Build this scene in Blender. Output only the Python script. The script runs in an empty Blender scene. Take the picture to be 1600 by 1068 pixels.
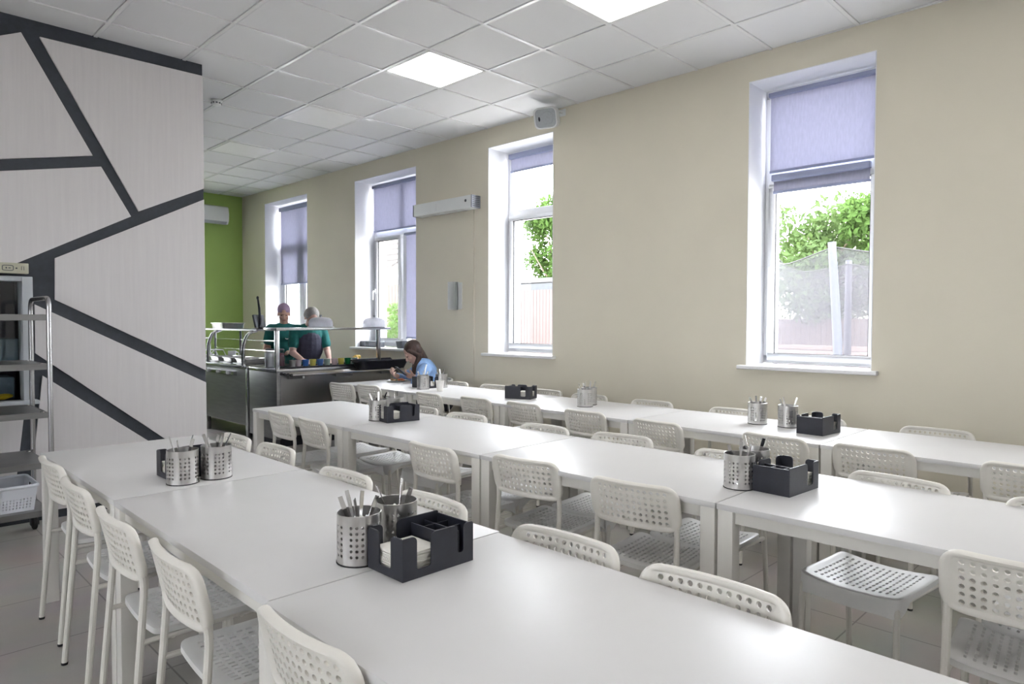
import bpy, bmesh, math, random
from mathutils import Vector, Matrix, Quaternion
from mathutils.geometry import tessellate_polygon
R = math.radians
PI = math.pi
rnd = random.Random(7)
scn = bpy.context.scene
col = scn.collection

# ------------------------------------------------------------------ tuning
EXPOSURE = 0.52
SKY = 16.5
PANEL = 4.6

# ------------------------------------------------------------------ materials
def new_mat(name):
    m = bpy.data.materials.new(name); m.use_nodes = True
    nt = m.node_tree; b = nt.nodes['Principled BSDF']
    return m, nt, b

def mat(name, c, rough=.5, metal=0., var=.04, scale=8., bump=0., bscale=60., spec=.5, coat=0., stretch=None, emis=None):
    m, nt, b = new_mat(name)
    N, L = nt.nodes, nt.links
    b.inputs['Roughness'].default_value = rough
    b.inputs['Metallic'].default_value = metal
    b.inputs['Specular IOR Level'].default_value = spec
    b.inputs['Coat Weight'].default_value = coat
    tc = N.new('ShaderNodeTexCoord'); mp = N.new('ShaderNodeMapping')
    L.new(tc.outputs['Object'], mp.inputs['Vector'])
    if stretch: mp.inputs['Scale'].default_value = stretch
    no = N.new('ShaderNodeTexNoise'); no.inputs['Scale'].default_value = scale; no.inputs['Detail'].default_value = 4
    L.new(mp.outputs['Vector'], no.inputs['Vector'])
    rp = N.new('ShaderNodeValToRGB')
    a = [max(0, x * (1 - var)) for x in c]; d = [min(1, x * (1 + var)) for x in c]
    rp.color_ramp.elements[0].position = .3; rp.color_ramp.elements[1].position = .7
    rp.color_ramp.elements[0].color = (*a, 1); rp.color_ramp.elements[1].color = (*d, 1)
    L.new(no.outputs['Fac'], rp.inputs['Fac']); L.new(rp.outputs['Color'], b.inputs['Base Color'])
    if bump:
        n2 = N.new('ShaderNodeTexNoise'); n2.inputs['Scale'].default_value = bscale; n2.inputs['Detail'].default_value = 5
        L.new(mp.outputs['Vector'], n2.inputs['Vector'])
        bp = N.new('ShaderNodeBump'); bp.inputs['Strength'].default_value = bump; bp.inputs['Distance'].default_value = .01
        L.new(n2.outputs['Fac'], bp.inputs['Height']); L.new(bp.outputs['Normal'], b.inputs['Normal'])
    if emis:
        b.inputs['Emission Color'].default_value = (*emis[0], 1); b.inputs['Emission Strength'].default_value = emis[1]
    return m

M = {}
M['wall_olive'] = mat('wall_olive', (.735, .69, .575), .75, var=.02, scale=2, bump=.05, bscale=180)
M['wall_green'] = mat('wall_green', (.36, .52, .14), .7, var=.03, scale=2, bump=.05, bscale=180)
M['wall_white'] = mat('wall_white', (.74, .73, .72), .8, var=.02, scale=2)
M['white_paint'] = mat('white_paint', (.84, .85, .88), .6, var=.015, scale=3, bump=.03, bscale=150)
M['pvc'] = mat('pvc', (.85, .86, .88), .3, var=.01)
M['sill'] = mat('sill', (.84, .84, .85), .3, var=.01)
M['slate'] = mat('slate', (.040, .047, .060), .6, var=.12, scale=30, bump=.05, bscale=200)
M['table_white'] = mat('table_white', (.68, .67, .665), .38, var=.012, scale=5, spec=.25)
M['table_leg'] = mat('table_leg', (.74, .72, .675), .4, var=.015)
M['chair_plastic'] = mat('chair_plastic', (.78, .755, .695), .42, var=.02, scale=20, bump=.03, bscale=400)
M['chair_seat'] = mat('chair_seat', (.78, .775, .76), .4, var=.02, scale=20, bump=.03, bscale=400)
M['chair_tube'] = mat('chair_tube', (.76, .735, .68), .35, var=.02)
M['black_rubber'] = mat('black_rubber', (.015, .015, .017), .7, var=.1)
M['black_plastic'] = mat('black_plastic', (.018, .020, .030), .42, var=.12, scale=40, bump=.08, bscale=500)
M['steel'] = mat('steel', (.60, .59, .58), .28, 1., var=.06, scale=40, stretch=(1, 1, .05))
M['steel_dark'] = mat('steel_dark', (.30, .30, .30), .42, 1., var=.08, scale=12, stretch=(.3, .3, 3))
M['steel_sat'] = mat('steel_sat', (.52, .52, .53), .26, 1., var=.05, scale=6, stretch=(1, 1, .2))
M['chrome'] = mat('chrome', (.75, .74, .73), .15, 1., var=.02)
M['paper'] = mat('paper', (.86, .84, .78), .9, var=.03, scale=40)
M['device_white'] = mat('device_white', (.80, .82, .82), .35, var=.01)
M['device_grey'] = mat('device_grey', (.40, .43, .45), .5, var=.05, scale=60)
M['dark_grey'] = mat('dark_grey', (.10, .11, .125), .5, var=.08)
M['mid_grey'] = mat('mid_grey', (.22, .23, .26), .6, var=.08)
M['screen'] = mat('screen', (.03, .04, .06), .15, var=.1)
M['sign_olive'] = mat('sign_olive', (.50, .49, .38), .5, var=.03)
M['hatch_frame'] = mat('hatch_frame', (.50, .53, .56), .4, var=.02)
M['hatch_dark'] = mat('hatch_dark', (.05, .045, .07), .5, var=.25, scale=6)
M['crate_blue'] = mat('crate_blue', (.16, .22, .27), .5, var=.06)
M['yellow'] = mat('yellow', (.62, .47, .03), .5, var=.06)
M['basket'] = mat('basket', (.70, .72, .77), .5, var=.02)
M['skin'] = mat('skin', (.58, .34, .26), .5, var=.06, scale=30)
M['skin_pale'] = mat('skin_pale', (.64, .42, .35), .5, var=.06, scale=30)
M['lips'] = mat('lips', (.40, .14, .13), .5)
M['eye'] = mat('eye', (.05, .035, .03), .2)
M['hair_brown'] = mat('hair_brown', (.045, .022, .017), .45, var=.3, scale=60, bump=.4, bscale=120, stretch=(1, 1, .15))
M['hair_grey'] = mat('hair_grey', (.36, .34, .32), .6, var=.25, scale=80, bump=.4, bscale=120)
M['scarf'] = mat('scarf', (.36, .25, .37), .85, var=.10, scale=50, bump=.1, bscale=90)
M['teal'] = mat('teal', (.010, .145, .135), .8, var=.12, scale=25, bump=.15, bscale=60)
M['apron'] = mat('apron', (.048, .050, .085), .7, var=.15, scale=20, bump=.2, bscale=40)
M['trousers'] = mat('trousers', (.03, .03, .04), .8, var=.1)
M['denim'] = mat('denim', (.26, .42, .72), .8, var=.08, scale=20, bump=.3, bscale=30)
M['white_print'] = mat('white_print', (.8, .82, .82), .7)
M['cup_white'] = mat('cup_white', (.82, .80, .76), .5, var=.01)
M['porcelain'] = mat('porcelain', (.82, .82, .83), .2, var=.01)
M['food_orange'] = mat('food_orange', (.62, .20, .08), .5, var=.3, scale=60, bump=.5, bscale=90)
M['food_tan'] = mat('food_tan', (.55, .36, .20), .6, var=.3, scale=60, bump=.5, bscale=90)
M['food_green'] = mat('food_green', (.18, .28, .08), .6, var=.3, scale=60, bump=.5, bscale=90)
M['food_yellow'] = mat('food_yellow', (.75, .50, .08), .5, var=.2, scale=60, bump=.4, bscale=90)
M['juice'] = mat('juice', (.10, .008, .02), .1, var=.1)
M['bark'] = mat('bark', (.16, .12, .09), .9, var=.3, scale=20, bump=.6, bscale=30)
M['leaf'] = mat('leaf', (.20, .34, .10), .6, var=.35, scale=3)
M['leaf_pale'] = mat('leaf_pale', (.30, .42, .18), .6, var=.3, scale=3)
M['fence_pink'] = mat('fence_pink', (.085, .062, .06), .8, var=.06)
M['fence_wood'] = mat('fence_wood', (.06, .045, .037), .85, var=.2, scale=6, stretch=(6, 6, .5))
M['house_wall'] = mat('house_wall', (.5, .47, .44), .9, var=.04)
M['roof_tile'] = mat('roof_tile', (.042, .037, .035), .85, var=.2, scale=20)
M['shed_roof'] = mat('shed_roof', (.14, .14, .15), .6, var=.1)
M['ground'] = mat('ground', (.48, .45, .41), .95, var=.25, scale=2)
M['timber'] = mat('timber', (.16, .12, .10), .8, var=.15, scale=8)
M['sleeve_blue'] = mat('sleeve_blue', (.052, .056, .072), .7, var=.06)
M['car_dark'] = mat('car_dark', (.05, .06, .07), .2, var=.1)

def floor_mat():
    m, nt, b = new_mat('floor_tiles'); N, L = nt.nodes, nt.links
    tc = N.new('ShaderNodeTexCoord'); mp = N.new('ShaderNodeMapping'); mp.inputs['Location'].default_value = (-.335, -.466, 0)
    L.new(tc.outputs['Object'], mp.inputs['Vector'])
    br = N.new('ShaderNodeTexBrick'); br.offset = 0; br.squash = 1
    br.inputs['Scale'].default_value = 1; br.inputs['Brick Width'].default_value = .6; br.inputs['Row Height'].default_value = .6
    br.inputs['Mortar Size'].default_value = .004; br.inputs['Mortar Smooth'].default_value = .2
    br.inputs['Color1'].default_value = (.50, .465, .42, 1); br.inputs['Color2'].default_value = (.53, .495, .45, 1)
    br.inputs['Mortar'].default_value = (.27, .245, .22, 1)
    L.new(mp.outputs['Vector'], br.inputs['Vector'])
    no = N.new('ShaderNodeTexNoise'); no.inputs['Scale'].default_value = 3; no.inputs['Detail'].default_value = 6
    L.new(tc.outputs['Object'], no.inputs['Vector'])
    mx = N.new('ShaderNodeMix'); mx.data_type = 'RGBA'; mx.blend_type = 'MULTIPLY'; mx.inputs[0].default_value = .35
    L.new(br.outputs['Color'], mx.inputs[6]); L.new(no.outputs['Color'], mx.inputs[7])
    hs = N.new('ShaderNodeHueSaturation'); hs.inputs['Saturation'].default_value = .75; hs.inputs['Value'].default_value = 1.0
    L.new(mx.outputs[2], hs.inputs['Color']); L.new(hs.outputs['Color'], b.inputs['Base Color'])
    b.inputs['Roughness'].default_value = .32
    return m
M['floor'] = floor_mat()

def panel_wood():
    m, nt, b = new_mat('pale_wood_panel'); N, L = nt.nodes, nt.links
    tc = N.new('ShaderNodeTexCoord'); mp = N.new('ShaderNodeMapping'); mp.inputs['Scale'].default_value = (14, 1, .55)
    L.new(tc.outputs['Object'], mp.inputs['Vector'])
    no = N.new('ShaderNodeTexNoise'); no.inputs['Scale'].default_value = 3; no.inputs['Detail'].default_value = 8; no.inputs['Roughness'].default_value = .6
    L.new(mp.outputs['Vector'], no.inputs['Vector'])
    rp = N.new('ShaderNodeValToRGB'); rp.color_ramp.elements[0].position = .25; rp.color_ramp.elements[1].position = .75
    rp.color_ramp.elements[0].color = (.68, .655, .665, 1); rp.color_ramp.elements[1].color = (.74, .715, .72, 1)
    L.new(no.outputs['Fac'], rp.inputs['Fac']); L.new(rp.outputs['Color'], b.inputs['Base Color'])
    b.inputs['Roughness'].default_value = .55
    return m
M['panel'] = panel_wood()

def ceil_tile():
    m, nt, b = new_mat('ceiling_tile'); N, L = nt.nodes, nt.links
    tc = N.new('ShaderNodeTexCoord'); sp = N.new('ShaderNodeTexNoise'); sp.inputs['Scale'].default_value = 1.1; sp.inputs['Detail'].default_value = 2
    n2 = N.new('ShaderNodeTexNoise'); n2.inputs['Scale'].default_value = 160; n2.inputs['Detail'].default_value = 3
    L.new(tc.outputs['Object'], sp.inputs['Vector']); L.new(tc.outputs['Object'], n2.inputs['Vector'])
    rp = N.new('ShaderNodeValToRGB'); rp.color_ramp.elements[0].color = (.73, .74, .76, 1); rp.color_ramp.elements[1].color = (.77, .775, .79, 1)
    L.new(sp.outputs['Fac'], rp.inputs['Fac']); L.new(rp.outputs['Color'], b.inputs['Base Color'])
    bp = N.new('ShaderNodeBump'); bp.inputs['Strength'].default_value = .08; bp.inputs['Distance'].default_value = .004
    L.new(n2.outputs['Fac'], bp.inputs['Height']); L.new(bp.outputs['Normal'], b.inputs['Normal'])
    b.inputs['Roughness'].default_value = .85
    return m
M['ceil_tile'] = ceil_tile()
M['ceil_bar'] = mat('ceil_bar', (.86, .87, .88), .22, var=.01)

def emit_mat(name, c, s):
    m, nt, b = new_mat(name)
    b.inputs['Base Color'].default_value = (.8, .8, .8, 1)
    b.inputs['Emission Color'].default_value = (*c, 1); b.inputs['Emission Strength'].default_value = s
    return m
M['panel_on'] = emit_mat('led_on', (1, .98, .955), PANEL)
M['panel_off'] = mat('led_off', (.90, .91, .92), .35, var=.01)

def glass_mat(name, tint=(1, 1, 1), mixf=.08, rough=.02):
    m = bpy.data.materials.new(name); m.use_nodes = True; nt = m.node_tree; N, L = nt.nodes, nt.links
    N.remove(N['Principled BSDF'])
    t = N.new('ShaderNodeBsdfTransparent'); t.inputs['Color'].default_value = (*tint, 1)
    g = N.new('ShaderNodeBsdfGlossy'); g.inputs['Roughness'].default_value = rough
    lw = N.new('ShaderNodeLayerWeight'); p5 = N.new('ShaderNodeMath'); p5.operation = 'POWER'; p5.inputs[1].default_value = 5
    f = N.new('ShaderNodeMath'); f.operation = 'MULTIPLY_ADD'; f.inputs[1].default_value = .6; f.inputs[2].default_value = .035
    L.new(lw.outputs['Facing'], p5.inputs[0]); L.new(p5.outputs[0], f.inputs[0])
    mx = N.new('ShaderNodeMixShader'); L.new(f.outputs[0], mx.inputs['Fac'])
    L.new(t.outputs[0], mx.inputs[1]); L.new(g.outputs[0], mx.inputs[2])
    L.new(mx.outputs[0], N['Material Output'].inputs['Surface'])
    return m
M['glass'] = glass_mat('window_glass', (.96, .98, .98))
M['clear_plastic'] = glass_mat('clear_plastic', (.90, .91, .93))

def translucent_mat(name, c, tr, fac, rough=.6, alpha=0.):
    m = bpy.data.materials.new(name); m.use_nodes = True; nt = m.node_tree; N, L = nt.nodes, nt.links
    N.remove(N['Principled BSDF'])
    tc = N.new('ShaderNodeTexCoord'); w = N.new('ShaderNodeTexNoise'); w.inputs['Scale'].default_value = 70
    mp = N.new('ShaderNodeMapping'); mp.inputs['Scale'].default_value = (1, 1, .25)
    L.new(tc.outputs['Object'], mp.inputs['Vector']); L.new(mp.outputs['Vector'], w.inputs['Vector'])
    def ramp(cc):
        rp = N.new('ShaderNodeValToRGB'); rp.color_ramp.elements[0].position = .3; rp.color_ramp.elements[1].position = .7
        rp.color_ramp.elements[0].color = (*[x * .95 for x in cc], 1); rp.color_ramp.elements[1].color = (*[min(1, x * 1.05) for x in cc], 1)
        L.new(w.outputs['Fac'], rp.inputs['Fac']); return rp
    d = N.new('ShaderNodeBsdfDiffuse'); t = N.new('ShaderNodeBsdfTranslucent')
    L.new(ramp(c).outputs['Color'], d.inputs['Color']); L.new(ramp(tr).outputs['Color'], t.inputs['Color'])
    mx = N.new('ShaderNodeMixShader'); mx.inputs['Fac'].default_value = fac
    L.new(d.outputs[0], mx.inputs[1]); L.new(t.outputs[0], mx.inputs[2])
    out = mx
    if alpha:
        tp = N.new('ShaderNodeBsdfTransparent'); m2 = N.new('ShaderNodeMixShader'); m2.inputs['Fac'].default_value = alpha
        L.new(mx.outputs[0], m2.inputs[1]); L.new(tp.outputs[0], m2.inputs[2]); out = m2
    L.new(out.outputs[0], N['Material Output'].inputs['Surface'])
    return m
M['blind'] = translucent_mat('blind_fabric', (.55, .56, .68), (.33, .33, .385), .6)
M['blind_dark'] = mat('blind_case', (.30, .33, .47), .5, var=.03)
M['blind_bar'] = mat('blind_bar', (.62, .65, .74), .4, var=.03)
M['net'] = translucent_mat('trampoline_net', (.09, .085, .095), (.08, .08, .09), .4, alpha=.55)
M['leafy'] = translucent_mat('leaf_light', (.055, .10, .028), (.075, .12, .03), .35)
M['leafy2'] = translucent_mat('leaf_pale_light', (.065, .10, .04), (.07, .11, .03), .35)
M['dome'] = translucent_mat('clear_dome', (.75, .76, .80), (.8, .8, .85), .5, alpha=.45)

# ------------------------------------------------------------------ object helpers
WORLD = {}
def tag(o, label=None, cat=None, group=None, kind=None):
    if label: o['label'] = label
    if cat: o['category'] = cat
    if group: o['group'] = group
    if kind: o['kind'] = kind
    return o

def thing(name, label, cat, loc=(0, 0, 0), rz=0, group=None, world=False):
    o = bpy.data.objects.new(name, None); col.objects.link(o)
    o.empty_display_size = .1
    o.location = loc; o.rotation_euler = (0, 0, rz)
    tag(o, label, cat, group)
    if world: WORLD[o.name] = Vector(loc)
    return o

class MB:
    def __init__(s): s.v = []; s.f = []
    def add(s, vs, fs):
        n = len(s.v); s.v += [Vector(v) for v in vs]; s.f += [tuple(i + n for i in f) for f in fs]; return s
    def box(s, x0, x1, y0, y1, z0, z1, tf=None):
        vs = [(x, y, z) for x in (x0, x1) for y in (y0, y1) for z in (z0, z1)]
        vs = [tf(*v) if tf else v for v in vs]
        return s.add(vs, [(0, 1, 3, 2), (4, 6, 7, 5), (0, 4, 5, 1), (2, 3, 7, 6), (0, 2, 6, 4), (1, 5, 7, 3)])
    def prism(s, poly, w0, w1, tf):
        """polygon in (u, v) extruded from w0 to w1, tf(u, v, w) -> point"""
        n = len(poly)
        vs = [tf(u, v, w0) for u, v in poly] + [tf(u, v, w1) for u, v in poly]
        if n > 30:
            tri = tessellate_polygon([[Vector((u, v, 0)) for u, v in poly]])
            caps = [tuple(t) for t in tri] + [tuple(n + k for k in t) for t in tri]
        else: caps = [tuple(range(n))[::-1], tuple(range(n, 2 * n))]
        fs = caps + [(i, (i + 1) % n, n + (i + 1) % n, n + i) for i in range(n)]
        return s.add(vs, fs)
    def tube(s, pts, r, seg=10, closed=False, flat=None):
        pts = [Vector(p) for p in pts]; n = len(pts); rr = r if isinstance(r, (list, tuple)) else [r] * n
        tan = []
        for i in range(n):
            if closed: t = pts[(i + 1) % n] - pts[i - 1]
            else: t = pts[min(i + 1, n - 1)] - pts[max(i - 1, 0)]
            tan.append(t.normalized())
        a = Vector((0, 0, 1)) if abs(tan[0].z) < .9 else Vector((1, 0, 0))
        nrm = (a - tan[0] * a.dot(tan[0])).normalized()
        vs = []
        for i in range(n):
            if i:
                nrm = (nrm - tan[i] * nrm.dot(tan[i])).normalized()
            b = tan[i].cross(nrm)
            for k in range(seg):
                an = 2 * PI * k / seg
                ca, sa = math.cos(an) * rr[i], math.sin(an) * rr[i]
                if flat: sa *= flat
                vs.append(pts[i] + nrm * ca + b * sa)
        fs = []
        m = n if closed else n - 1
        for i in range(m):
            j = (i + 1) % n
            for k in range(seg):
                l = (k + 1) % seg
                fs.append((i * seg + k, i * seg + l, j * seg + l, j * seg + k))
        if not closed:
            fs.append(tuple(range(seg))[::-1]); fs.append(tuple((n - 1) * seg + k for k in range(seg)))
        return s.add(vs, fs)
    def lathe(s, prof, seg=24, c=(0, 0, 0), tf=None):
        """prof: (r, z) list revolved about z"""
        c = Vector(c); vs = []; fs = []; n = len(prof)
        for r, z in prof:
            for k in range(seg):
                an = 2 * PI * k / seg
                p = Vector((r * math.cos(an), r * math.sin(an), z)); p = tf(p) if tf else p
                vs.append(p + c)
        for i in range(n - 1):
            for k in range(seg):
                l = (k + 1) % seg
                fs.append((i * seg + k, i * seg + l, (i + 1) * seg + l, (i + 1) * seg + k))
        if prof[0][0] > 1e-5: fs.append(tuple(range(seg))[::-1])
        if prof[-1][0] > 1e-5: fs.append(tuple((n - 1) * seg + k for k in range(seg)))
        return s.add(vs, fs)
    def capsule(s, p0, r0, p1, r1, seg=14, rings=5):
        p0, p1 = Vector(p0), Vector(p1); d = p1 - p0
        if d.length < 1e-6: d = Vector((0, 0, 1e-4))
        q = d.to_track_quat('Z', 'Y'); ln = d.length
        prof = []
        for i in range(rings + 1):
            a = -PI / 2 + PI / 2 * i / rings; prof.append((r0 * math.cos(a), r0 * math.sin(a)))
        for i in range(rings + 1):
            a = PI / 2 * i / rings; prof.append((r1 * math.cos(a), ln + r1 * math.sin(a)))
        prof[0] = (1e-5, prof[0][1]); prof[-1] = (1e-5, prof[-1][1])
        return s.lathe(prof, seg, p0, lambda p: q @ p)
    def ell(s, c, rad, rot=None, seg=18, rings=12):
        prof = []
        for i in range(rings + 1):
            a = -PI / 2 + PI * i / rings; prof.append((max(1e-5, math.cos(a)), math.sin(a)))
        rx, ry, rz = rad
        def tf(p):
            p = Vector((p.x * rx, p.y * ry, p.z * rz)); return rot @ p if rot else p
        return s.lathe(prof, seg, c, tf)

def obj(name, mb, m, parent=None, smooth=35, bevel=0, bseg=2, remesh=0, smooth_it=0, label=None, loc=None):
    me = bpy.data.meshes.new(name)
    vs = mb.v
    top = parent
    while top is not None and top.parent is not None: top = top.parent
    if top is not None and top.name in WORLD:
        o = WORLD[top.name]; vs = [v - o for v in vs]
    base = Vector((0, 0, 0))
    if loc is not None:
        base = Vector(loc); vs = [v - base for v in vs]
    me.from_pydata([tuple(v) for v in vs], [], mb.f); me.update()
    bm = bmesh.new(); bm.from_mesh(me)
    bmesh.ops.remove_doubles(bm, verts=bm.verts, dist=1e-6)
    bmesh.ops.recalc_face_normals(bm, faces=bm.faces)
    if bevel:
        es = [e for e in bm.edges if len(e.link_faces) == 2 and e.calc_face_angle(0) > R(40)]
        bmesh.ops.bevel(bm, geom=es, offset=bevel, offset_type='OFFSET', segments=bseg, profile=.6, affect='EDGES', clamp_overlap=True)
    bm.to_mesh(me); bm.free()
    if smooth:
        me.polygons.foreach_set('use_smooth', [True] * len(me.polygons))
        try: me.set_sharp_from_angle(angle=R(smooth))
        except Exception: pass
    me.materials.append(m)
    o = bpy.data.objects.new(name, me); col.objects.link(o); o.location = base
    if parent is not None: o.parent = parent
    if label: o['label'] = label
    if remesh:
        md = o.modifiers.new('remesh', 'REMESH'); md.mode = 'VOXEL'; md.voxel_size = remesh; md.use_smooth_shade = True
        if smooth_it:
            sm = o.modifiers.new('smooth', 'SMOOTH'); sm.factor = .5; sm.iterations = smooth_it
    return o

def struct(name, mb, m, parent=None, **k):
    o = obj(name, mb, m, parent, **k)
    if parent is None: o['kind'] = 'structure'
    return o

KIDS = {}
def kids(o): return [c for c in bpy.data.objects if c.parent is o]
def copy_tree(o, parent=None, table=None):
    if table is None:
        table = {}
        for c in bpy.data.objects:
            if c.parent: table.setdefault(c.parent.name, []).append(c)
    c = o.copy(); col.objects.link(c)
    if parent is not None: c.parent = parent
    for ch in table.get(o.name, []): copy_tree(ch, c, table)
    return c

def fillet(pts, r, n=5):
    pts = [Vector(p) for p in pts]; out = [pts[0]]
    for i in range(1, len(pts) - 1):
        a, b, c = pts[i - 1], pts[i], pts[i + 1]
        d1 = (a - b); d2 = (c - b); rr = min(r, d1.length * .49, d2.length * .49)
        p, q = b + d1.normalized() * rr, b + d2.normalized() * rr
        for k in range(n + 1):
            t = k / n; out.append((1 - t) ** 2 * p + 2 * t * (1 - t) * b + t * t * q)
    out.append(pts[-1]); return out

def rrect(w, h, r, n=5):
    out = []
    for cx, cy, a0 in ((w / 2 - r, h / 2 - r, 0), (-w / 2 + r, h / 2 - r, 90), (-w / 2 + r, -h / 2 + r, 180), (w / 2 - r, -h / 2 + r, 270)):
        for k in range(n + 1):
            a = R(a0 + 90 * k / n); out.append((cx + r * math.cos(a), cy + r * math.sin(a)))
    return out

# ------------------------------------------------------------------ camera
CAMZ, FPX, PITCH, YAW, ROLL = 1.3904, 1058., -.0289, .7842, .0022
fw = Vector((math.cos(YAW) * math.cos(PITCH), math.sin(YAW) * math.cos(PITCH), math.sin(PITCH)))
rt = Vector((math.sin(YAW), -math.cos(YAW), 0)); up = rt.cross(fw)
c_, s_ = math.cos(ROLL), math.sin(ROLL); rt, up = rt * c_ + up * s_, up * c_ - rt * s_
cam = bpy.data.cameras.new('camera'); co = bpy.data.objects.new('camera', cam); col.objects.link(co)
cam.sensor_fit = 'HORIZONTAL'; cam.sensor_width = 36; cam.lens = 36 * FPX / 1600; cam.clip_start = .05; cam.clip_end = 300
mtx = Matrix((rt, up, -fw)).transposed().to_4x4(); mtx.translation = Vector((0, 0, CAMZ)); co.matrix_world = mtx
scn.camera = co

# ------------------------------------------------------------------ window wall frame: (t along the wall, off outward, z)
AW, XW = .0231, 4.9962
nw = Vector((math.cos(AW), math.sin(AW), 0)); w0 = Vector((XW, 4.08, 0)); tw = Vector((-math.sin(AW), math.cos(AW), 0))
def W(t, off, z): return w0 + tw * (t - 4.08) + nw * off + Vector((0, 0, z))
ZC = 3.4510
YF = 11.159           # far green wall
YP = 5.6372          # partition face
XP = 2.1328           # partition end
Y0, X0 = -3.2, -3.4  # room behind the camera
ZT, ZB = 3.2484, 1.0626
WT = .50             # wall thickness
WIN = [(10.3692, 9.0674), (7.8464, 6.5489), (5.3194, 4.4137), (2.4393, 1.5382), (-0.4284, -1.3362)]

def wall_frame():
    mb = MB()
    ts = [YF + .2]
    for a, b in WIN: ts += [a, b]
    ts.append(Y0 - .3)
    for i in range(0, len(ts), 2):
        mb.box(ts[i + 1], ts[i], 0, WT, 0, 3.6, W)
    for a, b in WIN:
        mb.box(b, a, 0, WT, 0, ZB - .03, W); mb.box(b, a, 0, WT, ZT, 3.6, W)
    struct('wall_right', mb, M['wall_olive'], smooth=0)
wall_frame()

mb = MB(); mb.box(X0 - .2, 5.3, Y0 - .2, YF + .3, -.1, 0); struct('floor', mb, M['floor'], smooth=0)
def wall_openings():
    mb = MB(); a, b, z0, z1 = 2.45, 3.05, .95, 3.05  # unseen far-wall window, added to bring daylight to the far end
    mb.box(X0 - .2, a, YF, YF + .2, 0, 3.6); mb.box(b, 5.2, YF, YF + .2, 0, 3.6); mb.box(a, b, YF, YF + .2, 0, z0); mb.box(a, b, YF, YF + .2, z1, 3.6)
    struct('wall_far', mb, M['wall_green'], smooth=0)
    f = MB()
    f.box(a, b, YF + .08, YF + .14, z0, z0 + .07); f.box(a, b, YF + .08, YF + .14, z1 - .07, z1); f.box(a, a + .07, YF + .08, YF + .14, z0 + .07, z1 - .07); f.box(b - .07, b, YF + .08, YF + .14, z0 + .07, z1 - .07)
    w = struct('window_6', f, M['pvc'], smooth=0)
    g = MB(); g.box(a + .05, b - .05, YF + .10, YF + .104, z0 + .05, z1 - .05); obj('glass', g, M['glass'], w, smooth=0)
    ml = MB(); ys = [Y0 - .2, 0, .65, 2.3, 2.95, YF + .2]; z0, z1 = 1.05, 2.95  # unseen left-wall windows, added to light the right wall and chair backs
    for k in (0, 2, 4): ml.box(X0 - .2, X0, ys[k], ys[k + 1], 0, 3.6)
    for n, (y0, y1) in enumerate(((ys[1], ys[2]), (ys[3], ys[4]))):
        ml.box(X0 - .2, X0, y0, y1, 0, z0); ml.box(X0 - .2, X0, y0, y1, z1, 3.6)
        f = MB(); f.box(X0 - .14, X0 - .08, y0, y1, z0, z0 + .07); f.box(X0 - .14, X0 - .08, y0, y1, z1 - .07, z1); f.box(X0 - .14, X0 - .08, y0, y0 + .07, z0 + .07, z1 - .07); f.box(X0 - .14, X0 - .08, y1 - .07, y1, z0 + .07, z1 - .07)
        w = struct('window_%d' % (7 + n), f, M['pvc'], smooth=0)
        g = MB(); g.box(X0 - .11, X0 - .106, y0 + .05, y1 - .05, z0 + .05, z1 - .05); obj('glass', g, M['glass'], w, smooth=0)
    struct('wall_left', ml, M['wall_white'], smooth=0)
wall_openings()
mb = MB(); mb.box(X0 - .2, 5.3, Y0 - .2, Y0, 0, 3.6); struct('wall_near', mb, M['wall_white'], smooth=0)

# ceiling: tiles with a real T-bar grid; holes where the light panels sit
GX, GY, GS = 2.6063, 4.7201, .612
PANELS_ON = [(GX + GS, GY - GS), (GX + GS, GY - GS * 4), (GX + GS, GY - GS * 7), (GX + GS, GY - GS * 10),
             (GX - GS * 2, GY - GS * 4), (GX - GS * 2, GY - GS * 7), (GX - GS * 2, GY - GS * 10), (GX - GS * 5, GY - GS * 7), (GX - GS * 5, GY - GS * 10),
             (GX, GY + GS * 7), (GX, GY + GS * 9)]  # pair hidden behind the partition, added to brighten the far end
PANELS_OFF = [(GX + GS, GY + GS * 2), (GX + GS, GY + GS * 5)]
def ceiling():
    mb = MB(); bars = MB()
    taken = {(round((x - GX) / GS), round((y - GY) / GS)) for x, y in PANELS_ON + PANELS_OFF}
    for i in range(-10, 5):
        for j in range(-13, 11):
            if (i, j) in taken: continue
            x, y = GX + i * GS, GY + j * GS
            # slightly recessed, bevelled tile
            e = .012; z0 = ZC + .008; z1 = ZC + .002
            vs = [(x + e, y + e, z0), (x + GS - e, y + e, z0), (x + GS - e, y + GS - e, z0), (x + e, y + GS - e, z0)]
            d = .022
            vs += [(x + d, y + d, z1), (x + GS - d, y + d, z1), (x + GS - d, y + GS - d, z1), (x + d, y + GS - d, z1)]
            vs += [(a, b, ZC + .02) for a, b, _ in vs[:4]]
            mb.add(vs, [(4, 5, 6, 7), (0, 1, 5, 4), (1, 2, 6, 5), (2, 3, 7, 6), (3, 0, 4, 7), (0, 8, 9, 1), (1, 9, 10, 2), (2, 10, 11, 3), (3, 11, 8, 0), (8, 11, 10, 9)])
    c = struct('ceiling', mb, M['ceil_tile'], smooth=0)
    for i in range(-10, 6):
        x = GX + i * GS
        if x < 5.1: bars.box(x - .012, x + .012, Y0, YF, ZC - .003, ZC + .03)
    for j in range(-13, 12):
        y = GY + j * GS
        bars.box(X0, 5.05, y - .012, y + .012, ZC - .0028, ZC + .03)
    obj('grid_bars', bars, M['ceil_bar'], c, smooth=0)
    lid = MB(); lid.box(X0 - .2, 5.4, Y0 - .2, YF + .2, 3.62, 3.7)
    obj('slab', lid, M['wall_white'], c, smooth=0)
ceiling()

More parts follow.
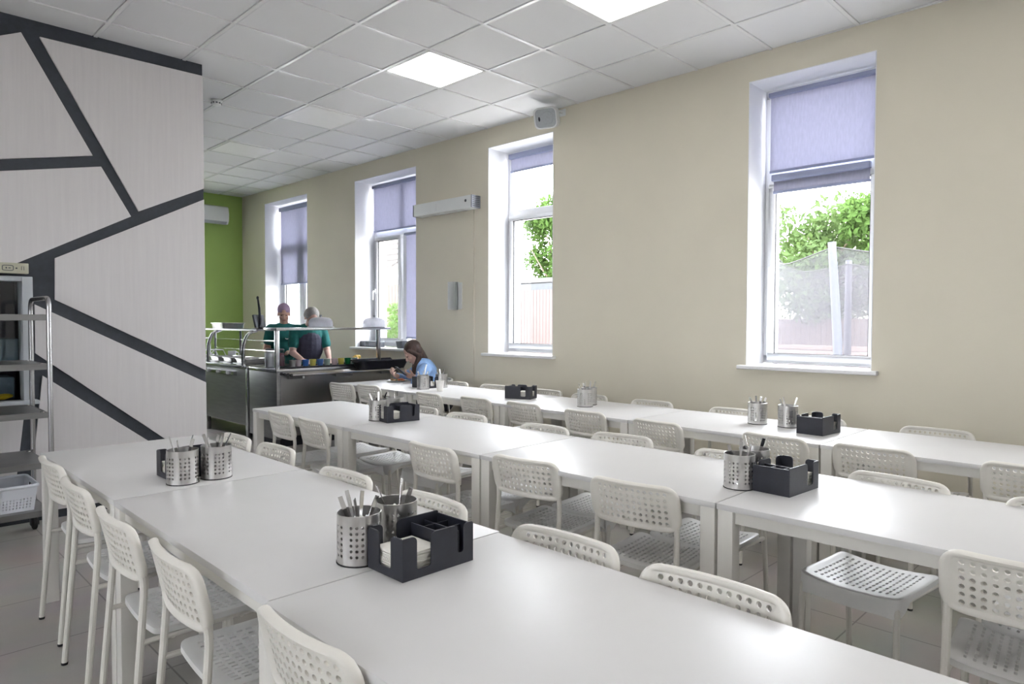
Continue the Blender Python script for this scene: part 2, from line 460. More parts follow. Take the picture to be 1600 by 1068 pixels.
def light_panel(x, y, on, label):
    t = thing('ceiling_light', label, 'ceiling light', (x + GS / 2, y + GS / 2, ZC), group='square ceiling light panels')
    f = MB()
    o, i = .293, .276
    for a in range(4):
        q = Matrix.Rotation(a * PI / 2, 3, 'Z')
        f.box(-o, o, i, o, -.004, .02, lambda X, Y, Z: q @ Vector((X, Y, Z)))
    obj('frame', f, M['ceil_bar'], t, smooth=0)
    d = MB(); d.box(-.276, .276, -.276, .276, -.002, .018)
    obj('diffuser', d, M['panel_on' if on else 'panel_off'], t, smooth=0)
lab_on = ['lit square ceiling panel in front of the wall speaker', 'lit square ceiling panel cut off by the top of the photo']
for k, (x, y) in enumerate(PANELS_ON):  # panels after the first two are out of view, added for room light
    light_panel(x, y, True, lab_on[k] if k < 2 else ['lit square ceiling panel above the aisle by the nearest window', 'lit square ceiling panel by the near wall on the window side', 'lit square ceiling panel above the far part of the nearest row', 'lit square ceiling panel above the near part of the nearest row', 'lit square ceiling panel by the near wall in the middle', 'lit square ceiling panel above the left of the room', 'lit square ceiling panel by the near wall on the left', 'lit square ceiling panel behind the partition beside the hot counter', 'lit square ceiling panel behind the partition by the green wall'][k - 2])
light_panel(*PANELS_OFF[0], False, 'unlit square ceiling panel next after the lit one toward the green wall')
light_panel(*PANELS_OFF[1], False, 'unlit square ceiling panel nearest the green wall')

# ------------------------------------------------------------------ partition with raised pale panels
HX0, HX1, HZ0, HZ1 = .16, .959, .85, 1.696     # hatch opening
def partition():
    mb = MB(); th = .18
    def tf(u, v, w): return Vector((u, YP + .015 + w, v))
    mb.box(X0, HX0, YP + .015, YP + .015 + th, 0, 3.6); mb.box(HX1, XP, YP + .015, YP + .015 + th, 0, 3.6)
    mb.box(HX0, HX1, YP + .015, YP + .015 + th, 0, HZ0); mb.box(HX0, HX1, YP + .015, YP + .015 + th, HZ1, 3.6)
    mb.box(XP - .18, XP, YP + .19, YF, 0, 3.6)
    w = struct('wall_partition', mb, M['slate'], smooth=0)
    polys = [
        [(0.936, 3.347), (1.351, 2.590), (0.806, 2.473), (-0.612, 2.175), (-0.612, 2.573), (0.821, 3.290)],
        [(1.041, 3.348), (2.133, 3.360), (2.133, 2.463), (1.650, 2.223)],
        [(1.403, 2.520), (1.597, 2.179), (0.852, 1.764), (0.510, 1.716), (-0.612, 1.716), (-0.612, 2.094), (0.807, 2.393)],
        [(2.133, 2.376), (2.133, 0.997), (1.105, 1.543), (1.109, 1.834)],
        [(0.984, 1.508), (2.133, 0.898), (2.133, 0.211), (0.984, 1.171)],
        [(1.024, 1.013), (2.133, 0.124), (2.133, 0.060), (0.923, 0.060)],
        [(0.918, 0.788), (0.836, 0.060), (-0.612, 0.060), (-0.612, 0.788)],
        [(-0.714, 2.522), (-0.714, 0.060), (-3.366, 0.060), (-3.366, 3.348), (-0.714, 3.348)],
    ]
    for k, p in enumerate(polys):
        pm = MB(); pm.prism(p, -.015, .0015, tf)
        obj('raised_panel', pm, M['panel'], w, smooth=0, bevel=.0015, bseg=1, label='pale grey wood-grain raised panel')
partition()

# dark skirting gap already shown by slate; baseboards on the window wall
mb = MB(); mb.box(Y0, YF, -.012, 0, 0, .07, W); struct('baseboard_right', mb, M['wall_white'], smooth=0)
mb = MB(); mb.box(XP + .001, 4.82, YF - .012, YF, 0, .07); struct('baseboard_far', mb, M['wall_white'], smooth=0)

# ------------------------------------------------------------------ windows
FO = .31   # offset of the frame's inner face
def frame_rect(mb, t0, t1, z0, z1, w, o0, o1):
    """rectangular ring in the wall frame, t0 > t1"""
    mb.box(t1, t0, o0, o1, z0, z0 + w, W); mb.box(t1, t0, o0, o1, z1 - w, z1, W)
    mb.box(t0 - w, t0, o0, o1, z0 + w, z1 - w, W); mb.box(t1, t1 + w, o0, o1, z0 + w, z1 - w, W)

def win_handle(par, t, z):
    h = MB()
    h.box(t - .014, t + .014, FO - .052, FO - .04, z - .035, z + .035, W)
    h.tube(fillet([W(t, FO - .045, z), W(t, FO - .085, z), W(t - .004, FO - .09, z - .12)], .02), .009, 8)
    obj('handle', h, M['pvc'], par, bevel=.002)

def window(n, k, spec):
    a, b = WIN[k]
    rv = MB()
    r = .006
    rv.box(a - r, a + .0, 0, WT, ZB, ZT, W); rv.box(b, b + r, 0, WT, ZB, ZT, W)
    rv.box(b, a, 0, WT, ZT - r, ZT, W)
    root = struct('window_%d' % n, rv, M['white_paint'], smooth=0)
    fr = MB(); FT = ZT - .045
    frame_rect(fr, a - r, b + r, ZB + .005, ZT - r, .06, FO, FO + .07)
    for bar in spec['bars']: fr.box(b + r, a - r, FO + .004, FO + .07, bar - .037, bar + .037, W)
    for (t, z0, z1) in spec['mull']: fr.box(t - .04, t + .04, FO + .003, FO + .07, z0, z1, W)
    obj('frame', fr, M['pvc'], root, smooth=30, bevel=.004, bseg=1)
    for (t0, t1, z0, z1) in spec['sash']:
        s = MB(); frame_rect(s, t0, t1, z0, z1, .055, FO - .04, FO + .05)
        obj('sash', s, M['pvc'], root, bevel=.008, bseg=2)
        g = MB(); frame_rect(g, t0 - .053, t1 + .053, z0 + .053, z1 - .053, .006, FO - .030, FO - .01)
        obj('gasket', g, M['black_rubber'], root, smooth=0)
    gl = MB(); gl.box(b + .03, a - .03, FO + .03, FO + .034, ZB + .03, ZT - .03, W)
    obj('glass', gl, M['glass'], root, smooth=0)
    for (t, z) in spec['handles']: win_handle(root, t, z)
    sl = MB()
    sl.prism([(-.055, ZB - .024), (-.060, ZB - .018), (-.060, ZB - .006), (-.055, ZB), (FO + .01, ZB + .001), (FO + .01, ZB - .029), (-.040, ZB - .029)],
             b - .05, a + .055, lambda u, v, w: W(w, u if w < a and w > b else min(u, u), v))
    sill = MB()
    # projecting nose (wider than the opening) and the ledge inside the reveal
    sill.prism([(-.055, ZB - .030), (-.060, ZB - .024), (-.060, ZB - .006), (-.055, ZB), (-.0005, ZB), (-.0005, ZB - .030)], b - .045, a + .05, lambda u, v, w: W(w, u, v))
    sill.box(b, a, -.0005, FO + .01, ZB - .029, ZB, W)
    obj('sill', sill, M['sill'], root, smooth=30, bevel=.003)
    return root

def blind(name_label, t0, t1, zt, zb, off, case=True, casew=.05, bar=True):
    """roller blind: cassette, translucent fabric, bottom bar"""
    p = W((t0 + t1) / 2, off, zt)
    th = thing('roller_blind', name_label, 'roller blind', p, world=True, group='lavender roller blinds')
    f = MB(); f.box(t1 + .008, t0 - .008, off, off + .002, zb, zt - .01, W)
    obj('fabric', f, M['blind'], th, smooth=0)
    c = MB(); c.box(t1, t0, off - .035, off + .012, zt - casew, zt, W)
    obj('cassette', c, M['blind_dark'], th, bevel=.008)
    if bar:
        bb = MB(); bb.box(t1 + .005, t0 - .005, off - .008, off + .008, zb - .018, zb + .004, W)
        obj('bottom_bar', bb, M['blind_dark'], th, bevel=.004)
    return th

# window 1 (by the servers), 2 (two lights), 3, 4 (nearest), 5 out of view
window(1, 0, dict(bars=[2.599], mull=[(9.690, ZB + .05, ZT - .05)], sash=[(10.292, 9.741, ZB + .06, 2.553), (9.639, 9.139, ZB + .06, 2.553)], handles=[]))
blind('lavender blind lowered most of the way in the window behind the servers', 10.302, 9.085, 3.200, 1.997, FO - .075, casew=.06)
window(2, 1, dict(bars=[2.568], mull=[(7.171, ZB + .05, ZT - .05)], sash=[(7.783, 7.222, ZB + .06, 2.527)], handles=[(7.762, 1.808)]))
blind('lavender blind covering the upper panes of the window above the pots', 7.783, 6.610, 3.211, 2.609, FO - .05, casew=.04)
blind('long narrow lavender blind on the fixed pane beside the open casement', 7.125, 6.589, 2.532, 1.196, FO - .02, casew=.03)
window(3, 2, dict(bars=[2.573], mull=[], sash=[(5.273, 4.457, ZB + .045, 2.548)], handles=[]))
blind('short lavender blind rolled up at the top of the window under the speaker', 5.258, 4.473, 3.211, 3.032, FO - .03, casew=.055)
window(4, 3, dict(bars=[2.553], mull=[], sash=[(2.392, 1.586, ZB + .03, 2.522)], handles=[(2.364, 1.808)]))
blind('lavender blind fully lowered over the top pane of the nearest window', 2.392, 1.581, 3.211, 2.599, FO - .03, casew=.035)
blind('lavender blind rolled up under the transom of the nearest window', 2.351, 1.632, 2.558, 2.430, FO - .055, casew=.05)
window(5, 4, dict(bars=[2.553], mull=[], sash=[(-0.479, -1.285, ZB + .03, 2.522)], handles=[]))

# ------------------------------------------------------------------ perforated sheets
def perf_sheet(mb, nu, nv, pu, pv, hole, w, h, rad, surf, thick, rings=4, skip=None):
    gu, gv = nu * pu / 2, nv * pv / 2
    P2 = []; idx = {}
    def key(x, y): return (round(x * 1e5), round(y * 1e5))
    def vid(x, y, s=0.):
        k = key(x, y)
        if k not in idx: idx[k] = len(P2); P2.append((x, y, s))
        return idx[k]
    faces = []; rims = []
    for i in range(nu):
        for j in range(nv):
            cx, cy = -gu + (i + .5) * pu, -gv + (j + .5) * pv
            o = [(-1, -1), (0, -1), (1, -1), (1, 0), (1, 1), (0, 1), (-1, 1), (-1, 0)]
            ov = [vid(cx + a * pu / 2, cy + b * pv / 2) for a, b in o]
            if skip and skip(i, j): faces.append(tuple(ov)); continue
            hv = [vid(cx + a, cy + b) for a, b in hole]
            for k in range(8):
                l = (k + 1) % 8; faces.append((ov[k], ov[l], hv[l], hv[k]))
            rims.append(hv)
    # boundary loop
    bl = []
    for i in range(2 * nu): bl.append((-gu + i * pu / 2, -gv))
    for j in range(2 * nv): bl.append((gu, -gv + j * pv / 2))
    for i in range(2 * nu): bl.append((gu - i * pu / 2, gv))
    for j in range(2 * nv): bl.append((-gu, gv - j * pv / 2))
    def outl(x, y):
        X, Y = x / gu * w / 2, y / gv * h / 2
        cx, cy = w / 2 - rad, h / 2 - rad
        if abs(X) > cx and abs(Y) > cy:
            dx, dy = abs(X) - cx, abs(Y) - cy; l = math.hypot(dx, dy) or 1
            return math.copysign(cx + dx / l * rad, X), math.copysign(cy + dy / l * rad, Y)
        return X, Y
    prev = [vid(*p) for p in bl]; n = len(bl)
    outs = [outl(*p) for p in bl]
    for r in range(1, rings + 1):
        s = math.sin(r / rings * PI / 2) if r < rings else 1.
        cur = []
        for p, q in zip(bl, outs):
            P2.append((p[0] + (q[0] - p[0]) * s, p[1] + (q[1] - p[1]) * s, s)); cur.append(len(P2) - 1)
        for k in range(n):
            l = (k + 1) % n; faces.append((prev[k], prev[l], cur[l], cur[k]))
        prev = cur
    N = len(P2); vs = []
    for sgn in (1, -1):
        for x, y, s in P2:
            p, nn = surf(x, y); vs.append(p + nn * (sgn * thick(s)))
    fs = list(faces) + [tuple(N + i for i in f[::-1]) for f in faces]
    for hv in rims:
        for k in range(8):
            l = (k + 1) % 8; fs.append((hv[k], hv[l], N + hv[l], N + hv[k]))
    for k in range(n):
        l = (k + 1) % n; fs.append((prev[k], N + prev[k], N + prev[l], prev[l]))
    mb.add(vs, fs)
    return outs

OCT = [(-.7071, -.7071), (0, -1), (.7071, -.7071), (1, 0), (.7071, .7071), (0, 1), (-.7071, .7071), (-1, 0)]
SQ = [(-1, -1), (0, -1), (1, -1), (1, 0), (1, 1), (0, 1), (-1, 1), (-1, 0)]

# ------------------------------------------------------------------ chair
def make_chair():
    t = thing('dining_chair', 'white perforated dining chair', 'chair')
    # backrest: facing +X, curved forward at the sides
    ZBK = .683
    def bsurf(u, v):
        x = -.222 - (v) * .22 + .75 * u * u
        nx = Vector((1, -1.5 * u, .22)).normalized()
        return Vector((x, u, ZBK + v)), nx
    mb = MB()
    def bth(s): return .0035 + .0088 * math.sin(min(1, s / .5) * PI / 2) if s < .7 else (.0123 * math.sqrt(max(0, 1 - ((s - .7) / .3) ** 2)) + .0008)
    perf_sheet(mb, 12, 6, .0255, .0235, [(a * .0075, b * .0075) for a, b in OCT], .392, .182, .055, bsurf, bth, rings=7)
    obj('backrest', mb, M['chair_plastic'], t, smooth=50)
    # seat
    def ssurf(u, v):   # u along x (front +), v along y
        z = .440 - .018 * (1 - (v / .185) ** 2) - .9 * max(0, u - .12) ** 2 - .004 * math.cos(u / .18 * PI / 2)
        return Vector((u + .03, v, z)), Vector((0, -.0, 1))
    mb = MB()
    def sth(s): return .0035 if s < .8 else .0035 * math.sqrt(max(0.05, 1 - ((s - .8) / .2) ** 2))
    outs = perf_sheet(mb, 10, 13, .0285, .0235, [(a * .0095, b * .0042) for a, b in SQ], .362, .372, .035, ssurf, sth, rings=3)
    # skirt
    n = len(outs); vs = []
    for (x, y) in outs:
        p, _ = ssurf(x, y)
        fr = max(0, min(1, (x - .10) / .08))
        cor = (abs(y) / .186) ** 4
        drop = .018 + fr * (.036 + .02 * cor)
        inn = Vector((x, y, 0)).normalized() * .004
        vs += [p, p + Vector((fr * .012, 0, -drop)), p + Vector((fr * .012, 0, -drop)) - inn, p - inn]
    fs = []
    for k in range(n):
        l = (k + 1) % n
        for q in range(3): fs.append((k * 4 + q, l * 4 + q, l * 4 + q + 1, k * 4 + q + 1))
    mb.add(vs, fs)
    obj('seat', mb, M['chair_seat'], t, smooth=50)
    # legs
    for s in (-1, 1):
        l = MB(); l.tube(fillet([(.222, s * .176, .006), (.207, s * .168, .39), (.187, s * .163, .418)], .03), .0115, 10)
        lo = obj('leg', l, M['chair_tube'], t)
        c = MB(); c.lathe([(.0118, 0), (.0127, .003), (.0127, .009), (.0116, .010)], 10, (.2225, s * .176, 0)); obj('foot_cap', c, M['black_rubber'], lo)
        l = MB(); l.tube(fillet([(-.228, s * .186, .006), (-.190, s * .177, .46), (-.181, s * .175, .58), (-.190, s * .173, .645)], .07), .0115, 10)
        lo = obj('leg', l, M['chair_tube'], t)
        c = MB(); c.lathe([(.0118, 0), (.0127, .003), (.0127, .009), (.0116, .010)], 10, (-.228, s * .186, 0)); obj('foot_cap', c, M['black_rubber'], lo)
    f = MB()
    for s in (-1, 1):
        f.tube([(-.192, s * .178, .408), (.198, s * .166, .408)], .0095, 8)
    f.tube([(-.10, -.176, .402), (-.10, .176, .402)], .008, 8)
    f.tube([(.12, -.168, .400), (.12, .168, .400)], .008, 8)
    obj('seat_frame', f, M['chair_tube'], t)
    return t

ORD = ['', 'first', 'second', 'third', 'fourth', 'fifth', 'sixth', 'seventh', 'eighth', 'ninth', 'tenth', 'eleventh']
def chairs():
    proto = make_chair(); used = [False]
    tbl = {}
    for c in bpy.data.objects:
        if c.parent: tbl.setdefault(c.parent.name, []).append(c)
    rows = [
        ('trolley side of the nearest row', 'chairs on the trolley side of the nearest table row', 1,
         [(.65, 3.58, 0), (.62, 3.01, -1), (.60, 2.42, -1), (.61, 1.93, -2), (.635, 1.26, 1)]),
        ('aisle side of the nearest row', 'chairs on the aisle side of the nearest table row', -1,
         [(1.56, 3.64, -2), (1.575, 3.20, 0), (1.51, 2.45, 1), (1.515, 1.88, -1), (1.52, 1.275, 3), (1.51, .80, 2)]),
        ('near side of the middle row', 'chairs on the near side of the middle table row', 1,
         [(2.13, 4.41, -4), (2.12, 3.955, -4), (2.10, 2.70, -1), (2.19, 2.13, 6), (2.165, 1.52, 6), (2.15, .28, 5)]),
        ('window side of the middle row', 'chairs on the window side of the middle table row', -1,
         [(3.05, 4.44, 3), (3.05, 3.96, 4), (3.04, 3.435, 3), (3.04, 2.73, 2), (3.09, 2.20, 6), (3.04, 1.53, 0), (3.04, .81, -6), (3.0, .26, 0)]),
        ('near side of the row by the windows', 'chairs on the near side of the table row by the windows', 1,
         [(3.60, 6.06, 7), (3.69, 5.71, 2), (3.66, 4.72, -4), (3.71, 4.16, -2), (3.73, 3.63, -4), (3.70, 3.00, -3), (3.64, 2.37, -6), (3.63, 1.61, -5), (3.65, 1.11, -1), (3.66, .46, 3)]),
        ('wall side of the row by the windows', 'chairs on the wall side of the table row by the windows', -1,
         [(4.60, 5.40, 5), (4.63, 4.84, 2), (4.64, 4.15, 0), (4.61, 3.63, 2), (4.61, 3.0, 1), (4.60, 2.30, 0), (4.59, 1.72, 0), (4.59, 1.03, 0)]),
    ]
    for where, grp, face, spots in rows:
        for k, (mx, my, ang) in enumerate(spots):
            rz = R(ang) + (0 if face > 0 else PI)
            o = proto if not used[0] else copy_tree(proto, None, tbl); used[0] = True
            o.location = (mx + .242 * math.cos(rz), my + .242 * math.sin(rz), 0); o.rotation_euler = (0, 0, rz)
            tag(o, '%s white chair from the far end, %s' % (ORD[k + 1], where), 'chair', grp)
    # the seat the young person sits on, turned toward the plate
    rz = R(146)
    o = copy_tree(proto, None, tbl); o.location = (4.60, 5.86, 0); o.rotation_euler = (0, 0, rz)
    tag(o, 'white perforated chair the person in the blue jacket sits on', 'chair', 'chairs on the wall side of the table row by the windows')
chairs()

# ------------------------------------------------------------------ tables
def make_table(L=1.25, Wd=.75):
    t = thing('dining_table', 'white table', 'table')
    a, b = Wd / 2, L / 2
    m = MB(); m.box(-a, a, -b, b, .718, .74)
    obj('tabletop', m, M['table_white'], t, bevel=.0025)
    for sx in (-1, 1):
        for sy in (-1, 1):
            l = MB(); x0, y0 = sx * (a - .003), sy * (b - .003)
            l.box(min(x0, x0 - sx * .058), max(x0, x0 - sx * .058), min(y0, y0 - sy * .058), max(y0, y0 - sy * .058), 0, .718)
            obj('leg', l, M['table_leg'], t, bevel=.003)
    ap = MB(); d = .012
    for s in (-1, 1):
        x = s * (a - .022); ap.box(min(x, x - s * d), max(x, x - s * d), -b + .061, b - .061, .672, .718)
        y = s * (b - .022); ap.box(-a + .061, a - .061, min(y, y - s * d), max(y, y - s * d), .672, .718)
    obj('apron', ap, M['table_leg'], t, smooth=0)
    return t
ROWS = [('nearest row', .7102, 4.0147, -.0025, 4), ('middle row', 2.2088, 4.9592, .0083, 5), ('row by the windows', 3.7887, 6.4054, -.0126, 6)]
def tables():
    proto = make_table(); first = True
    tbl = {}
    for c in bpy.data.objects:
        if c.parent: tbl.setdefault(c.parent.name, []).append(c)
    for nm, x, y, a, n in ROWS:
        for k in range(n):
            o = proto if first else copy_tree(proto, None, tbl); first = False
            u, v = .375 + .002, (k + .5) * 1.255
            jx = -.012 if (nm == 'nearest row' and k >= 2) else 0
            o.location = (x + u * math.cos(a) + v * math.sin(a) + jx, y + u * math.sin(a) - v * math.cos(a), 0)
            o.rotation_euler = (0, 0, a)
            pos = 'at the far end of the %s' % nm if k == 0 else '%s from the far end of the %s' % (ORD[k + 1], nm)
            tag(o, 'white rectangular dining table, %s' % pos, 'table', 'white tables in the %s' % nm)
tables()

# ------------------------------------------------------------------ cutlery holders and caddies
def make_holder():
    t = thing('cutlery_holder', 'holder', 'cutlery holder')
    r, h = .0595, .135
    nu, nv = 24, 8
    mb = MB(); pu = 2 * PI / nu; 
    for rr, sgn in ((r, 1), (r - .0012, -1)):
        P = {}; vs = []
        def vid(a, z):
            k = (round((a % (2 * PI)) * 1e4) % round(2 * PI * 1e4), round(z * 1e5))
            if k not in P: P[k] = len(vs); vs.append((rr * math.cos(a), rr * math.sin(a), z))
            return P[k]
        fs = []
        zs = [0, .02] + [.02 + .0155 * (j + 1) for j in range(6)] + [h]
        for i in range(nu):
            for j in range(len(zs) - 1):
                a0, z0, z1 = i * pu, zs[j], zs[j + 1]; ac, zc = a0 + pu / 2, (z0 + z1) / 2
                ov = [vid(ac + p * pu / 2, zc + q * (z1 - z0) / 2) for p, q in SQ]
                if i % 4 != 3 and 1 <= j <= 6:
                    hr = .0044
                    hv = [vid(ac + p * hr / r, zc + q * hr) for p, q in OCT]
                    for k in range(8):
                        l = (k + 1) % 8; fs.append((ov[k], ov[l], hv[l], hv[k]))
                else: fs.append(tuple(ov))
        mb.add(vs, fs)
    rim = [(math.cos(2 * PI * k / 32) * (r - .0006), math.sin(2 * PI * k / 32) * (r - .0006), h) for k in range(32)]
    mb.tube(rim, .0014, 6, closed=True)
    mb.lathe([(1e-5, .0015), (r - .001, .0015)], 32); mb.lathe([(1e-5, .004), (r - .002, .004)], 32)
    obj('perforated_cup', mb, M['steel'], t, smooth=40)
    b = MB(); b.tube([(math.cos(2 * PI * k / 32) * (r), math.sin(2 * PI * k / 32) * (r), .0022) for k in range(32)], .0022, 6, closed=True)
    obj('base_ring', b, M['black_rubber'], t)
    return t

def make_spoon():
    mb = MB(); 
    # bowl down in the holder, flat handle up
    pts = [(0, 0, z) for z in (.045, .09, .13, .17, .195)]
    wid = [.0035, .003, .0045, .0065, .006]
    vs = []; 
    for (x, y, z), w in zip(pts, wid):
        bend = .05 * (z - .1) ** 2 * 8
        for a, b in ((-w, -.001), (w, -.001), (w, .001), (-w, .001)): vs.append((b + bend, a, z))
    fs = [(0, 1, 2, 3), (16, 17, 18, 19)] + [(i * 4 + k, i * 4 + (k + 1) % 4, i * 4 + 4 + (k + 1) % 4, i * 4 + 4 + k) for i in range(4) for k in range(4)]
    mb.add(vs, fs)
    mb.ell((0, 0, .028), (.004, .018, .027), seg=12, rings=8)
    o = obj('spoon', mb, M['chrome'], None, smooth=40)
    return o

def holders():
    H = make_holder(); S = make_spoon()
    tbl = {}
    for c in bpy.data.objects:
        if c.parent: tbl.setdefault(c.parent.name, []).append(c)
    spec = [ # x, y, label, spoons [(dx, dy, tiltx, tilty, dz)]
        (.986, 2.86, 'perforated steel cutlery holder on the far table of the nearest row, left of its pair', 4),
        (1.122, 2.866, 'perforated steel cutlery holder on the far table of the nearest row, right of its pair', 5),
        (1.003, 1.588, 'perforated steel cutlery holder with six handles beside the nearest black caddy', 6),
        (1.145, 1.615, 'perforated steel cutlery holder half hidden behind the nearest black caddy', 3),
        (2.548, 3.80, 'perforated steel cutlery holder on the middle row, left of the caddy with two napkin slots', 4),
        (2.714, 3.842, 'perforated steel cutlery holder on the middle row, behind the caddy near the counter end', 3),
        (2.521, 1.243, 'perforated steel cutlery holder on the middle row, left of the caddy toward the camera', 3),
        (2.664, 1.250, 'perforated steel cutlery holder on the middle row, behind another holder and the caddy', 4),
        (4.048, 5.261, 'perforated steel cutlery holder nearest the plate of food', 4),
        (4.291, 5.277, 'perforated steel cutlery holder behind the white paper cup', 3),
        (4.108, 3.297, 'perforated steel cutlery holder on the window row, front one of the touching pair', 3),
        (4.235, 3.355, 'perforated steel cutlery holder on the window row, rear one of the touching pair', 3),
        (4.213, 1.958, 'perforated steel cutlery holder standing apart on the window row under the nearest window', 4),
        (4.215, 1.761, 'perforated steel cutlery holder touching the black caddy under the nearest window', 3),
    ]
    fs = True; fh = True
    for (x, y, lab, n) in spec:
        o = H if fh else copy_tree(H, None, tbl); fh = False
        o.location = (x, y, .74); o.rotation_euler = (0, 0, rnd.uniform(0, 6.28))
        tag(o, lab, 'cutlery holder', 'perforated cutlery holders on the tables')
        for k in range(n):
            s = S if fs else S.copy()
            if not fs: col.objects.link(s)
            fs = False
            a = 2 * PI * (k + rnd.uniform(-.25, .25)) / n + .8
            r0, r1 = .010, .040
            p0 = Vector((x - r0 * math.cos(a), y - r0 * math.sin(a), .748)); p1 = Vector((x + r1 * math.cos(a), y + r1 * math.sin(a), .748 + .135))
            q = (p1 - p0).to_track_quat('Z', 'Y') @ Quaternion((0, 0, 1), rnd.uniform(0, 6.28))
            s.rotation_mode = 'QUATERNION'; s.rotation_quaternion = q
            s.location = p0 - q @ Vector((0, 0, rnd.uniform(.004, .022)))
            tag(s, 'steel spoon in the %s' % lab.replace('perforated steel cutlery ', ''), 'spoon', 'spoons in the %s' % lab)
            lb = ' '.join(s['label'].split()[:16]); s['label'] = lb
holders()

def wall_profile(L, H, notches, r=.014, r_in=.008):
    """outline of a caddy wall with U notches cut from the top; (u, z)"""
    pts = [(0, 0), (L, 0), (L, H - .004), (L - .004, H)]
    for c, w, zb in sorted(notches, key=lambda q: -q[0]):
        a, b = c + w / 2, c - w / 2
        for k in range(6):       # right shoulder (rounded outwards)
            t = PI / 2 * k / 5; pts.append((a + r - r * math.sin(t), H - r + r * math.cos(t)))
        rr = min(r_in, w / 2 * .98)
        for k in range(6):
            t = PI / 2 * k / 5; pts.append((a - rr + rr * math.cos(t), zb + rr - rr * math.sin(t)))
        for k in range(6):
            t = PI / 2 * k / 5; pts.append((b + rr - rr * math.sin(t), zb + rr - rr * math.cos(t)))
        for k in range(6):
            t = PI / 2 * k / 5; pts.append((b - r + r * math.cos(t), H - r + r * math.sin(t)))
    pts += [(.004, H), (0, H - .004)]
    return pts

def make_caddy():
    L, Wd, H, th = .235, .155, .108, .004
    t = thing('napkin_caddy', 'caddy', 'napkin caddy')
    mb = MB()
    x0, y0 = -L / 2, -Wd / 2
    nap, straw = (.068, .046, .022), (.19, .020, .032)
    mb.prism(wall_profile(L, H, [nap, straw]), 0, th, lambda u, v, w: Vector((x0 + u, y0 + w, v)))
    mb.prism(wall_profile(L, H, [nap]), 0, th, lambda u, v, w: Vector((x0 + u, -y0 - w, v)))
    mb.prism(wall_profile(Wd - 2 * th, H, [(Wd / 2 - th, .052, .022)]), 0, th, lambda u, v, w: Vector((x0 + w, y0 + th + u, v)))
    mb.prism([(0, 0), (Wd - 2 * th, 0), (Wd - 2 * th, H - .006), (0, H - .006)], 0, th, lambda u, v, w: Vector((-x0 - w, y0 + th + u, v)))
    mb.box(x0 + .001, -x0 - .001, y0 + .001, -y0 - .001, 0, .006)
    obj('body', mb, M['black_plastic'], t, smooth=40)
    d = MB(); ztop = H - .016
    d.box(x0 + .138, x0 + .141, y0 + th, -y0 - th, .006, ztop)
    d.box(x0 + .185, x0 + .1875, y0 + th, -y0 - th, .006, ztop - .002)
    for f in (1 / 3, 2 / 3):
        y = y0 + Wd * f; d.box(x0 + .141, -x0 - th, y - .0012, y + .0012, .006, ztop - .002)
    obj('divider', d, M['black_plastic'], t, smooth=0)
    return t
def make_napkins():
    mb = MB(); r2 = random.Random(3)
    for k in range(16):
        z = .0065 + k * .0034; dx, dy, a = r2.uniform(-.002, .002), r2.uniform(-.002, .002), r2.uniform(-.02, .02)
        c, s = math.cos(a), math.sin(a)
        mb.box(-.060, .060, -.060, .060, z, z + .0028, lambda X, Y, Z: Vector((dx + X * c - Y * s, dy + X * s + Y * c, Z)))
    return obj('napkin_stack', mb, M['paper'], None, smooth=0)
def caddies():
    Cd = make_caddy(); Np = make_napkins(); first = True
    tbl = {}
    for c in bpy.data.objects:
        if c.parent: tbl.setdefault(c.parent.name, []).append(c)
    spec = [
        (1.108, 1.449, 0, 'black napkin caddy closest to the camera, on the nearest table row', 'nearest black caddy'),
        (1.075, 3.005, 0, 'black napkin caddy behind two holders at the trolley end of the nearest row', 'caddy behind two holders on the nearest row'),
        (2.632, 3.690, -8, 'black napkin caddy on the middle row by the counter end', 'middle row caddy by the counter end'),
        (2.625, 1.105, 176, 'black napkin caddy on the middle row toward the camera', 'middle row caddy toward the camera'),
        (4.165, 5.375, 90, 'black napkin caddy between the two holders by the plate of food', 'caddy by the plate of food'),
        (4.17, 4.05, 112, 'black napkin caddy alone on the window row, left of the touching holders', 'caddy standing alone on the window row'),
        (4.125, 1.540, 176, 'black napkin caddy on the window row under the nearest window', 'caddy under the nearest window'),
    ]
    for x, y, a, lab, short in spec:
        o = Cd if first else copy_tree(Cd, None, tbl); n = Np if first else Np.copy()
        if not first: col.objects.link(n)
        first = False
        o.location = (x, y, .7403); o.rotation_euler = (0, 0, R(a)); tag(o, lab, 'napkin caddy', 'black napkin caddies on the tables')
        v = Matrix.Rotation(R(a), 3, 'Z') @ Vector((-.235 / 2 + .071, 0, 0))
        n.location = (x + v.x, y + v.y, .7403); n.rotation_euler = (0, 0, R(a))
        tag(n, 'stack of white paper napkins inside the %s' % short, 'napkins', 'napkin stacks in the black caddies')
caddies()

